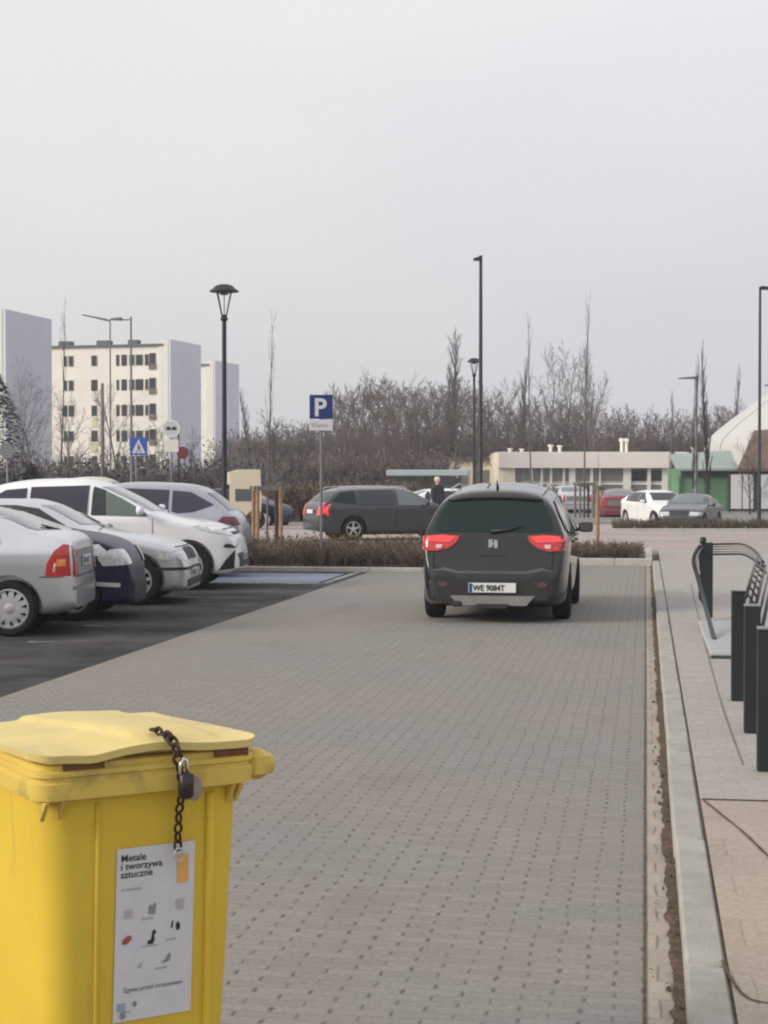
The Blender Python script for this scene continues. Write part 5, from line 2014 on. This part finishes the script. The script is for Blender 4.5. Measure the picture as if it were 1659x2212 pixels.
def twig_mass(name, label, boxes, n, m, seed, ln=(.25, .5), r=.006, cat='shrubs', leafy=0, lm='shrub_brown', kind='stuff', spread=.5, parent=None):
    """boxes: list of (point fn() -> x,y,z0,height) ; short upright branching stems"""
    rng = random.Random(seed)
    mb = MB()
    for _ in range(n):
        x, y, z0, h = boxes(rng)
        for b in range(3):
            a = rng.uniform(0, 2 * PI)
            t_ = rng.uniform(0.1, 1) * spread
            d0 = Vector((math.cos(a) * t_, math.sin(a) * t_, 1)).normalized()
            p0 = Vector((x, y, z0))
            p1 = p0 + d0 * h * .55
            d1 = (d0 + Vector((rng.gauss(0, .3), rng.gauss(0, .3), 0))).normalized()
            p2 = p1 + d1 * h * .5 * rng.uniform(.6, 1.05)
            mb.tube([p0, p1, p2], [r * 1.3, r, r * .4], 3, 0, cap=False)
            for c in range(2):
                q0 = p0.lerp(p1, rng.uniform(.4, 1))
                d2 = (d0 + Vector((rng.gauss(0, .6), rng.gauss(0, .6), .2))).normalized()
                q1 = q0 + d2 * h * .35
                mb.tube([q0, q1], [r * .8, r * .3], 3, 0, cap=False)
            for c in range(leafy):
                q0 = p0.lerp(p2, rng.uniform(.25, 1)) + Vector((rng.gauss(0, .05), rng.gauss(0, .05), rng.gauss(0, .04))) * h
                s = rng.uniform(.6, 1.3) * .045 * min(max(h, .4), 1.9)
                u = Vector((rng.gauss(0, 1), rng.gauss(0, 1), rng.gauss(0, 1))).normalized() * s
                v = Vector((rng.gauss(0, 1), rng.gauss(0, 1), rng.gauss(0, 1))).normalized() * s
                mb.add([q0 - u, q0 + v, q0 + u, q0 - v], [(0, 1, 2, 3)], 1)
    o = mb.build(name, [m, lm], parent, fix=False)
    if not parent:
        tag(o, label, cat, kind=kind)
    return o


def strip(px0, px1, d0, d1, h0, h1):
    def f(rng):
        p_ = A(rng.uniform(px0, px1), rng.uniform(d0, d1))
        return p_.x, p_.y, 0, rng.uniform(h0, h1)
    return f


def rect(x0, x1, y0, y1, h0, h1, z=.06):
    def f(rng):
        return rng.uniform(x0, x1), rng.uniform(y0, y1), z, rng.uniform(h0, h1)
    return f


twig_mass('undergrowth', 'dense brown undergrowth at the foot of the background wood', strip(500, 950, 104, 116, 2.0, 3.6), 900, 'bark_brown', 5, r=.03, leafy=13, lm='bark_brown')
twig_mass('undergrowth', 'tall dense thicket filling the background wood', strip(500, 1720, 121, 146, 3.4, 5.6), 2600, 'bark_brown', 7, r=.032, leafy=14, lm='bark_brown')
twig_mass('undergrowth', 'dark undergrowth behind the low white building', strip(960, 1700, 124, 132, 2.0, 4.2), 800, 'bark_brown', 6, r=.03, leafy=6, lm='bark_brown')
# clipped hedge left of and behind the estate car
twig_mass('hedge', 'thick dark brown hedge behind the dark estate car', strip(585, 900, 67, 69.5, 1.1, 1.6), 900, 'shrub_brown', 8, r=.012, leafy=9, lm='shrub_brown')
twig_mass('undergrowth', 'grey shrubs below the apartment blocks at the left', strip(-120, 585, 76, 84, 1.6, 3.1), 650, 'bark_grey', 9, r=.02, leafy=6, lm='bark_dark')
twig_mass('shrub_bed', 'low dormant brown shrubs in the bed left of the dark hatchback', rect(-8.6, -3.45, YL + .25, YL + 2.6, .28, .48), 850, 'shrub_brown', 10, r=.005, leafy=8, lm='shrub_brown')
twig_mass('shrub_bed', 'olive and reddish shrubs deeper in the left planting bed', rect(-8.9, -3.3, YL + 1.4, YE + 3.0, .30, .52), 500, 'shrub_red', 15, r=.005, leafy=7, lm='shrub_olive')
twig_mass('shrub_bed', 'low brown shrubs on the planting island right of the dark hatchback', rect(-2.6, -.12, YE + .25, YE + 2.6, .22, .40), 480, 'shrub_brown', 11, r=.005, leafy=8, lm='shrub_brown')
twig_mass('low_hedge', 'low dark hedge strip in front of the far car park', strip(1325, 1800, 55, 56.5, .20, .42), 700, 'shrub_brown', 12, r=.006, leafy=8, lm='shrub_green')
pk0, pk1 = A(1325, 54.6), A(1800, 54.6)
kc = thing('kerb', 'pale kerb below the low hedge strip of the far car park', 'kerb', ((pk0.x + pk1.x) / 2, (pk0.y + pk1.y) / 2, 0), YAW)
MB().box((0, 0, .03), ((pk1 - pk0).length, .18, .10), bev=.01).build('kerb_stone', 'kerb_light', kc)

# single trees that stand out
def T(label, px, d, top, kind, seed, bark, **kw):
    p_ = A(px, d)
    return tree('bare_tree', label, (p_.x, p_.y, 0), ZAT(top, d) * (.9 if kind in ('round', 'spread') else 1), kind, seed, bark, **kw)


T('narrow poplar rising above the wood left of the black mast', 975, 122, 738, 'poplar', 21, 'bark_grey', sxy=1.35)
T('slim poplar beside the narrow one above the middle of the wood', 950, 122, 800, 'poplar', 22, 'bark_grey', sxy=.8)
T('tall bare tree with a wide airy crown right of the black mast', 1180, 124, 788, 'round', 23, 'bark_grey', sxy=.8)
T('airy bare tree between two slender street trees', 1215, 126, 770, 'round', 24, 'bark_grey', sxy=.7)
T('bare tree with fine spreading twigs behind the second slender street tree', 1275, 123, 790, 'round', 25, 'bark_grey', sxy=.75)
T('bare tree just right of the small lantern post', 1090, 124, 845, 'round', 26, 'bark_brown')
T('small bare tree above the low building roof', 1120, 125, 800, 'poplar', 23, 'bark_grey', sxy=1.1)
T('bare tree at the left end of the brown wood', 745, 108, 838, 'spread', 27, 'bark_brown')
T('bushy brown tree right of the parking sign', 830, 106, 836, 'spread', 28, 'bark_brown')
T('bushy brown tree left of the poplars', 905, 108, 842, 'spread', 27, 'bark_brown', rz=2)
T('slim bare tree with raised branches near the white dome', 1528, 81, 768, 'poplar', 29, 'bark_dark', sxy=.62)
T('thin twisted bare tree left of the dome crown', 1588, 112, 815, 'poplar', 30, 'bark_grey', sxy=.6)
T('bare slim tree behind the distant street lamp head', 1500, 82, 800, 'poplar', 30, 'bark_dark', sxy=.5)
T('slender tree in front of the wood at the right', 1452, 104, 862, 'poplar', 31, 'bark_grey', sxy=.6)
T('bare tree left of the apartment gable at the left edge', 45, 62, 830, 'spread', 32, 'bark_pale', sxy=.9, rmin=.01)
T('pale bare tree in front of the left gable', 78, 70, 845, 'spread', 33, 'bark_pale', sxy=.8, rmin=.01)
T('bare tree in front of the left end of the cream block', 150, 78, 880, 'round', 34, 'bark_grey', sxy=.9)
T('bare tree below the windows of the cream block', 262, 82, 850, 'round', 35, 'bark_grey', sxy=.9)
T('dark bare shrubby tree at the corner of the cream block', 335, 84, 925, 'spread', 36, 'bark_dark', sxy=.8)
T('small bare tree at the foot of the grey gable', 430, 84, 955, 'spread', 37, 'bark_dark', sxy=.8)
T('bare tree right of the farthest apartment block', 540, 100, 860, 'poplar', 38, 'bark_grey', sxy=1.1)
T('bushy bare tree between the farthest block and the young staked tree', 590, 100, 905, 'round', 39, 'bark_dark')
T('low bare tree left of the parking sign', 650, 100, 925, 'round', 40, 'bark_dark')
T('leaning bare tree in front of the brown roof at the right edge', 1620, 80, 960, 'spread', 41, 'bark_dark', sxy=.8)

# dark evergreen at the left edge
def conifer(label, px, d, top, wdt, seed):
    p_ = A(px, d)
    H = ZAT(top, d)
    t_ = thing('evergreen_tree', label, 'tree', (p_.x, p_.y, 0))
    MB().tube([(0, 0, 0), (0, 0, H * .9)], [.14, .03], 8).build('trunk', 'bark_dark', t_)
    rng = random.Random(seed)
    mb = MB()
    for _ in range(5200):
        z = H * rng.uniform(.06, 1) ** .9
        rr = wdt * (1 - z / H) ** .7 * rng.uniform(.25, 1.08) ** .6
        a = rng.uniform(0, 2 * PI)
        c = Vector((rr * math.cos(a), rr * math.sin(a), z - rr * .15))
        u = Vector((math.cos(a), math.sin(a), rng.uniform(-.5, .3))).normalized() * rng.uniform(.08, .22)
        v = Vector((-math.sin(a), math.cos(a), rng.uniform(-.4, .4))).normalized() * rng.uniform(.03, .07)
        mb.add([c - v, c + u, c + v], [(0, 1, 2)])
    mb.build('crown', 'conifer', t_, fix=False)


conifer('dark evergreen at the left picture edge', -14, 58, 800, 2.1, 3)
conifer('low dark evergreen shrub below the left gable', 60, 66, 1000, 1.4, 4)


# young staked street trees
def staked(label, px, base_py, top_py, seed, stakes=4, width=.62, hst=1.5, wood_m='stake_wood', stake_label=None, bark='bark_grey', d=None):
    g_ = G(px, base_py) if d is None else A(px, d)
    d = g_.xy.dot(FW)
    z0 = .07 if g_.y < YE + 5.1 else 0
    tree('young_tree', label, (g_.x, g_.y, z0), ZAT(top_py, d), 'young', seed, bark, sxy=.55, r=.055)
    if not stakes:
        return
    t_ = thing('tree_stakes', stake_label, 'tree stakes', (g_.x, g_.y, z0), YAW + .25)
    w_ = width / 2
    for i, (a, b) in enumerate(((-w_, -w_), (w_, -w_), (w_, w_), (-w_, w_))[:stakes]):
        MB().tube([(a, b, 0), (a * .96, b * .96, hst)], .052, 10).build('stake', wood_m if i != 2 else 'stake_dark', t_, smooth=True, angle=40)
    for (a, b) in (((-w_, -w_), (w_, -w_)), ((w_, w_), (-w_, w_)), ((-w_, -w_), (-w_, w_)), ((w_, -w_), (w_, w_))):
        q = MB()
        c0, c1 = Vector((*a, 0)), Vector((*b, 0))
        mid = (c0 + c1) / 2
        L_ = (c1 - c0).length + .08
        ang = math.atan2((c1 - c0).y, (c1 - c0).x)
        q.box((mid.x, mid.y, hst - .05), (L_ + .10, .04, .12), rz=ang, bev=.006)
        q.build('top_board', 'stake_wood_grey', t_)


staked('young bare tree held by wooden stakes left of the parking sign', 577, 1176, 694, 51, stake_label='four wooden stakes with top boards around the young tree left of the parking sign')
staked('tall slender bare street tree rising right of the dark hatchback', 1262, 1118, 650, 52, wood_m='stake_wood_grey',
       stake_label='grey stakes around the tall slender tree right of the dark hatchback')
staked('slender bare street tree rising behind the roof of the dark hatchback', 1149, 1120, 690, 53, stakes=0, d=72)
staked('thin reddish sapling on the island right of the dark hatchback', 1293, 1172, 985, 54, stakes=1, wood_m='stake_wood', bark='shrub_red', width=.1,
       stake_label='single stake and board beside the thin reddish sapling')
staked('tall thin bare tree in front of the left end of the cream block', 127, 1100, 670, 55, stakes=0, d=64, bark='bark_dark')
staked('slim street tree in front of the low white building', 1448, 1100, 980, 56, stakes=0, d=68)

# ------------------------------------------------------------------ apartment blocks
def block(label, px, d, top_near, skw=0.0, H_m=None, length=26, end_len=8.7, detail=False, ang=None):
    """near corner (facade / gable) at column px"""
    c = A(px, d)
    H = ZAT(top_near, d)
    t_ = thing('apartment_block', label, 'apartment block', (c.x, c.y, 0), YAW - R(14.9))
    # local x runs left along the facade (negative), local y runs back along the gable
    mb = MB()
    mb.box((-length / 2 - .3, end_len / 2, (H - .7) / 2), (length - .6, end_len, H - .7))
    mb.build('facade_wall', 'facade_cream', t_)
    skew = skw
    q = MB()
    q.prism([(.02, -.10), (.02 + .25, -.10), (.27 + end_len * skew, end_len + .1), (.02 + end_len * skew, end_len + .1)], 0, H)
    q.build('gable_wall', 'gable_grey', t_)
    q = MB()
    q.box((-.55, -.06, H / 2), (1.1, .16, H))
    q.build('corner_bay', 'facade_white', t_)
    q = MB()
    q.box((-length / 2 - .6, end_len / 2, H - .58), (length, end_len + .5, .24))
    q.build('roof', 'roof_dark', t_)
    for (x, w_) in ((-4.9, 1.1), (-8.5, 1.5), (-13.2, 1.4)):
        q = MB()
        q.box((x, 2.0, H - .15), (w_, 1.2, .65), bev=.03)
        q.build('roof_hatch', 'roof_dark', t_)
    return t_, H


def win(t_, x, z, w_, h_, m='window_dark', fr=True, y=0.0):
    q = MB()
    q.box((x, y - .02, z), (w_ + .10, .06, h_ + .10))
    f = q.build('window', 'window_frame' if fr else m, t_)
    q = MB()
    q.box((x, y - .055, z), (w_, .02, h_))
    q.build('pane', m, f)


b1, H1 = block('tall slab block with a blank grey gable at the left edge', 8, 133, 668, -.045)
b2, H2 = block('five storey cream block with rows of dark windows and a grey gable', 365, 186, 733, .015)
b3, H3 = block('farthest narrow block with a grey gable right of the cream block', 462, 242, 779, .05)
# windows of the cream block, columns measured leftwards from the near corner
pm = FP / 186.0
rows = [ZAT(y_, 188) for y_ in (779, 832, 887, 942, 996)]
rng = random.Random(3)
cosA = math.cos(R(14.9))


def xm(px):
    return (px - 365) / pm / cosA


for ri, z in enumerate(rows):
    for (a, b) in ((127, 134), (139, 149), (191, 203), (248, 253), (260, 270), (277, 288), (292, 307), (313, 319)):
        if ri > 2 and a > 240 and rng.random() < .2:
            continue
        x = xm((a + b) / 2)
        win(b2, x, z, (b - a) / pm / cosA, 1.12, 'window_dark', fr=(rng.random() < .6))
    # loggia column
    x = xm(329)
    q = MB()
    q.box((x, -.03, z + .1), (.72, .10, 1.25))
    lg = q.build('loggia', 'window_dark', b2)
    q = MB()
    q.box((x, -.09, z - .75), (.80, .10, .62))
    q.build('loggia_parapet', 'balcony_dark', lg)
for ri in (2, 3):
    q = MB()
    q.box((xm(197), -.03, rows[ri] - 1.3), (.62, .05, 1.1))
    q.build('yellow_panel', 'facade_yellow', b2)
# far block windows
rows3 = [ZAT(y_, 244) for y_ in (812, 855, 898, 940)]
pm3 = FP / 242
for z in rows3:
    for xo in (-4, -7.2, -10):
        win(b3, xo, z, .9, 1.2)
rows1 = [ZAT(y_, 134) for y_ in (712, 790, 868)]
for z in rows1:
    for xo in (-2.5, -5.5, -9):
        win(b1, xo, z, 1.2, 1.3)

# ------------------------------------------------------------------ low buildings at the right
d = 112
def at(px):
    return (px - 829.5) / FP * d


c = A(1085, d)
lb = thing('low_building', 'long single storey white building with pillars and a pale parapet', 'building', (c.x, c.y, 0), YAW + R(2))
pm = FP / d
LBW = (1480 - 1085) / pm
zp, zf = ZAT(977, d), ZAT(1011, d)
MB().box((LBW / 2, 3.0, (zp - .1) / 2), (LBW, 6, zp - .1)).build('wall', 'window_grey', lb)
MB().box((LBW / 2 - .05, -.25, (zp + zf) / 2), (LBW + .5, .7, zp - zf)).build('parapet', 'stucco_pink', lb)
MB().box((LBW / 2, 3.0, zp - .02), (LBW + .3, 6.2, .10)).build('roof', 'stucco_warm', lb)
q = MB()
q.box((.40, -.12, zf / 2), (.85, .35, zf))
q.build('corner_wall', 'stucco_warm', lb)
q = MB()
q.box((-.1, 3.0, zp / 2 - .02), (.3, 6.1, zp - .1))
q.build('end_wall', 'stucco_warm', lb)
for px, w_ in ((1148, .16), (1170, .14), (1190, .14), (1218, .14), (1236, .42), (1278, .20), (1296, .10), (1355, .50), (1403, .22), (1440, .52), (1474, .3)):
    MB().box(((px - 1085) / pm, -.10, zf / 2), (w_, .22, zf)).build('pillar', 'pillar_white', lb)
for px0, px1, m in ((1128, 1232, 'window_grey'), (1246, 1350, 'window_grey'), (1364, 1400, 'window_dark'), (1406, 1434, 'window_dark'), (1448, 1472, 'window_dark')):
    x0, x1 = (px0 - 1085) / pm, (px1 - 1085) / pm
    w0 = MB().box(((x0 + x1) / 2, -.02, zf - .55), (x1 - x0, .06, .85)).build('window', 'window_frame', lb)
    MB().box(((x0 + x1) / 2, -.06, zf - .50), (x1 - x0 - .1, .03, .72)).build('pane', m, w0)
    MB().box(((x0 + x1) / 2, -.03, zf - 1.05), (x1 - x0, .08, .12)).build('sill', 'pillar_white', lb)
    MB().box(((x0 + x1) / 2, -.02, zf - 1.6), (x1 - x0 - .1, .05, .8)).build('lower_panel', 'window_grey', lb)
for px, hh in ((1105, .28), (1131, .25), (1194, .52), (1214, .48), (1350, .95), (1360, .95), (1508, .35)):
    q = MB()
    q.lathe([(.11, zp - .05), (.11, zp + hh * .75), (.19, zp + hh * .78), (.17, zp + hh)], c=((px - 1085) / pm, 1.0, 0), n=10)
    q.build('roof_vent', 'pillar_white', lb, smooth=True, angle=40)
c = A(972, 118)
lb2 = thing('small_building', 'small cream building with a dark flat roof left of the long white one', 'building', (c.x, c.y, 0), YAW)
pm2 = FP / 118
z_ = ZAT(994, 118)
MB().box((1.9, 2, z_ / 2), (3.8, 4, z_)).build('wall', 'stucco_warm', lb2)
MB().box((1.9, 1.9, z_ + .10), (4.1, 4.4, .2)).build('roof', 'roof_dark', lb2)
win(lb2, 2.6, z_ - 1.2, 1.2, 1.0, 'window_grey')
win(lb2, .9, z_ - 1.2, .7, 1.0, 'window_grey')

# green hut with a pale green roof
d = 88
c = A(1466, d)
gh = thing('green_hut', 'green hut with a pale green sloping roof near the white dome', 'hut', (c.x, c.y, 0), YAW)
pm = FP / d
za, zb2, zc2 = ZAT(980, d), ZAT(1012, d), ZAT(1020, d)
Wg = (1572 - 1466) / pm
MB().box((Wg / 2 + .1, 2, zb2 / 2), (Wg, 4, zb2)).build('wall', 'wall_green', gh)
q = MB()
q.add([(-.15, -.5, zb2), (Wg + .4, -.5, zb2), (Wg + .6, 2.2, za + .2), (-.15, 2.2, za), (-.15, -.5, zb2 - .12), (Wg + .4, -.5, zb2 - .12), (Wg + .6, 2.2, za + .08), (-.15, 2.2, za - .12)],
      [(0, 1, 2, 3), (7, 6, 5, 4), (0, 4, 5, 1), (1, 5, 6, 2), (2, 6, 7, 3), (3, 7, 4, 0)])
q.build('roof', 'roof_green', gh)
MB().box((Wg / 2 + .1, -.06, zc2 - .1), (Wg, .12, .28)).build('eave_board', 'trim_dark', gh)
for x in (.05, 1.35, Wg / 2 + .1, Wg - .05):
    MB().box((x, -.06, zc2 / 2 - .1), (.10, .12, zc2 - .2)).build('corner_post', 'trim_green', gh)
c = A(1578, 84)
gf = thing('panel_fence', 'pale grey panel fence right of the green hut', 'fence', (c.x, c.y, 0), YAW)
pm = FP / 84
zt2 = ZAT(1026, 84)
for a, b in ((1578, 1603), (1604, 1628), (1643, 1668), (1669, 1700)):
    x0, x1 = (a - 1578) / pm, (b - 1578) / pm
    MB().box(((x0 + x1) / 2, 0, zt2 / 2 + .1), (x1 - x0 - .04, .05, zt2 - .15), bev=.01).build('panel', 'panel_white', gf)
for a in (1576, 1628, 1641, 1700):
    MB().box(((a - 1578) / pm, .05, zt2 / 2 + .05), (.08, .08, zt2 + .1)).build('post', 'trim_dark', gf)
c = A(1600, 87)
br = thing('brown_roof_house', 'house with a rusty brown pitched roof at the right edge', 'house', (c.x, c.y, 0), YAW)
pm = FP / 87
zr0, zr1 = ZAT(1012, 87), ZAT(935, 87)
MB().box((2.2, 3, zr0 / 2), (4.4, 6, zr0)).build('wall', 'trim_dark', br)
q = MB()
q.add([(-.3, -.6, zr0), (5.2, -.6, zr0), (5.2, 2.8, zr1 + .5), (1.3, 2.8, zr1 + .2), (-.3, -.6, zr0 - .15), (5.2, -.6, zr0 - .15), (5.2, 2.8, zr1 + .3), (1.3, 2.8, zr1)],
      [(0, 1, 2, 3), (7, 6, 5, 4), (0, 4, 5, 1), (1, 5, 6, 2), (2, 6, 7, 3), (3, 7, 4, 0)])
q.build('roof', 'roof_tile', br)

# inflated white sports dome
d = 94
cx = (1945 - 829.5) / FP * (d + 9)
c = cw(cx, d + 9)
pm = FP / (d + 9)
dm = thing('sports_dome', 'large inflated white sports dome at the right edge', 'dome', (c.x, c.y, 0), YAW)
ax_, ay_ = (1945 - 1524) / pm, 9.0
dome_f = pchip([(0, 1.0), (3.3, 1.0), (3.75, .985), (4.5, .917), (5.3, .82), (6.4, .68), (7.6, .47), (8.5, .23), (8.85, .02)])
vs, fs = [], []
NU = 56
dome_g = dome_f
dome_f = lambda z: dome_g(max(0, 1.72 + (z - 1.72) / 1.096))
zs = [1.72 + (z - 1.72) * 1.096 if z > 0 else 0 for z in [0, 1.6, 3.2, 3.5, 3.8, 4.15, 4.5, 4.9, 5.3, 5.8, 6.4, 7.0, 7.6, 8.1, 8.5, 8.75, 8.85]]
for z in zs:
    for i in range(NU):
        th = 2 * PI * i / NU
        vs.append((ax_ * dome_f(z) * math.cos(th), ay_ * dome_f(z) * math.sin(th), z))
for j in range(len(zs) - 1):
    for i in range(NU):
        k = (i + 1) % NU
        fs.append((j * NU + i, j * NU + k, (j + 1) * NU + k, (j + 1) * NU + i))
fs.append(tuple(range((len(zs) - 1) * NU, len(zs) * NU)))
MB().add(vs, fs).build('membrane', 'dome_white', dm, smooth=True)
for k in range(5):
    q = MB()
    a = PI + (k + .5) * PI / 6
    q.tube([(ax_ * 1.002 * dome_f(z) * math.cos(a), ay_ * 1.002 * dome_f(z) * math.sin(a), z + .01) for z in zs], .03, 5)
    q.build('seam', 'panel_white', dm, smooth=True)

# bus shelter / kiosk roof beyond the estate car
d = 84
c = A(835, d)
ks = thing('shelter', 'flat teal grey shelter roof on posts beyond the dark estate car', 'shelter', (c.x, c.y, 0), YAW)
pm = FP / d
Wk = (1012 - 835) / pm
zk = ZAT(1017, d)
MB().box((Wk / 2, 1.2, zk - .1), (Wk, 2.4, .30), bev=.03).build('roof', 'kiosk_teal', ks)
for x in (.4, Wk / 2, Wk - .3):
    MB().box((x, 2.2, zk / 2 - .1), (.10, .10, zk - .2)).build('post', 'pole_grey', ks)
MB().box((Wk / 2, 2.35, zk / 2 - .1), (Wk - .6, .04, zk - .5)).build('back_panel', 'window_grey', ks)

# pedestrian beyond the estate car
def make_person(label, px, d, face):
    p_ = A(px, d)
    t_ = thing('person', label, 'person', (p_.x, p_.y, 0), face)
    pts = [(0, 0, .93), (0, 0, 1.12), (0, .01, 1.32), (0, .01, 1.42), (0, -.01, 1.50), (0, -.015, 1.60), (0, -.01, 1.70),
           (.10, 0, .88), (.11, -.03, .50), (.12, .02, .09), (.12, -.10, .04), (-.10, 0, .88), (-.11, .04, .50), (-.12, .10, .09), (-.12, -.02, .04),
           (.19, 0, 1.38), (.24, .03, 1.12), (.23, -.04, .88), (.23, -.06, .79), (-.19, 0, 1.38), (-.24, -.02, 1.12), (-.23, -.10, .90), (-.23, -.12, .81)]
    ed = [(0, 1), (1, 2), (2, 3), (3, 4), (4, 5), (5, 6), (0, 7), (7, 8), (8, 9), (9, 10), (0, 11), (11, 12), (12, 13), (13, 14), (3, 15), (15, 16), (16, 17), (17, 18),
          (3, 19), (19, 20), (20, 21), (21, 22)]
    rr = [.15, .145, .15, .11, .055, .085, .07, .10, .075, .05, .04, .10, .075, .05, .04, .075, .055, .04, .035, .075, .055, .04, .035]
    me = bpy.data.meshes.new('body')
    me.from_pydata(pts, ed, [])
    o = bpy.data.objects.new('body', me)
    S.collection.objects.link(o)
    sk = o.modifiers.new('s', 'SKIN')
    for i, v in enumerate(me.skin_vertices[0].data):
        v.radius = (rr[i], rr[i] * (.75 if i < 4 else 1))
        v.use_root = (i == 0)
    sb = o.modifiers.new('u', 'SUBSURF')
    sb.levels = 2
    dg = bpy.context.evaluated_depsgraph_get()
    m2 = bpy.data.meshes.new_from_object(o.evaluated_get(dg))
    o.modifiers.clear()
    o.data = m2
    m2.materials.clear()
    for k_ in ('coat_dark', 'skin'):
        m2.materials.append(MATS[k_])
    for f in m2.polygons:
        c_ = f.center
        f.material_index = 1 if (c_.z > 1.49 or (abs(c_.x) > .17 and c_.z < .86)) else 0
        f.use_smooth = True
    o.parent = t_
    q = MB()
    q.lathe([(.03, .0), (.085, .01), (.105, .07), (.10, .13), (.06, .175), (.01, .19)], c=(0, .012, 1.575), n=14)
    q.build('hair', 'hair_pale', t_, smooth=True)
    return t_


make_person('person in a dark coat with pale hair standing beyond the dark estate car', 945, 58, YAW + .5)

# pale van behind the grey SUV
c = A(531, 56)
vn = thing('delivery_van', 'cream van standing beyond the grey SUV beside the lantern post', 'van', (c.x, c.y, 0), YAW + R(8))
pm = FP / 56
zt3 = ZAT(1014, 56)
q = MB()
q.prism([(-.55, .35), (.50, .35), (.52, 1.0), (.48, zt3), (-.20, zt3), (-.52, zt3 - .10)], 0, 1.9, 'xz')
q.build('body', 'paint_cream', vn)
MB().prism([(-.545, .9), (-.53, 1.5), (-.535, 1.5), (-.56, .9)], .15, 1.75, 'xz').build('windscreen', 'glass_dark', vn)
for x in (-.32, .32):
    q = MB()
    q.lathe([(.05, -.10), (.33, -.10), (.33, .10), (.05, .10)], axis='y', n=20)
    w_ = q.build('wheel', 'rubber', vn, smooth=True, angle=40)
    w_.location = (x, .1, .33)
q = MB()
q.box((0, -.01, 1.15), (.7, .02, .4), bev=.004)
q.build('side_window', 'glass_light', vn)

# beige parasol-like hump seen over the white crossover: roof of a parked van
c = A(195, 46)
vn = thing('camper_roof_car', 'beige car roof showing just over the white crossover', 'car', (c.x, c.y, 0), YAW + R(180))
bpy.data.objects.remove(vn)
make_car('hatchback_car', 'beige car with its roof just showing over the white crossover', (c.x, c.y + .3, .10), YAW + R(90), far_sp(grey_sp, extra=[], mirror=(.8, 1.14, 'paint_cream')), 'paint_cream')

hz_m = bpy.data.materials.new('haze')
hz_m.use_nodes = True
hn, hl = hz_m.node_tree.nodes, hz_m.node_tree.links
hn.clear()
ho = hn.new('ShaderNodeOutputMaterial')
hv = hn.new('ShaderNodeVolumePrincipled')
hv.inputs['Color'].default_value = (0.93, 0.94, 1.0, 1)
hv.inputs['Density'].default_value = 0.0007
hl.new(hv.outputs['Volume'], ho.inputs['Volume'])
MATS['haze'] = hz_m
zmax = 26
hzb = MB().box((0, 130, (zmax - 1.2) / 2), (900, 440, zmax + 1.2)).build('haze', 'haze')
tag(hzb, 'thin pale winter haze', 'haze', kind='stuff')

print('objects', len(bpy.data.objects), 'polys', sum(len(o.data.polygons) for o in bpy.data.objects if o.type == 'MESH'))
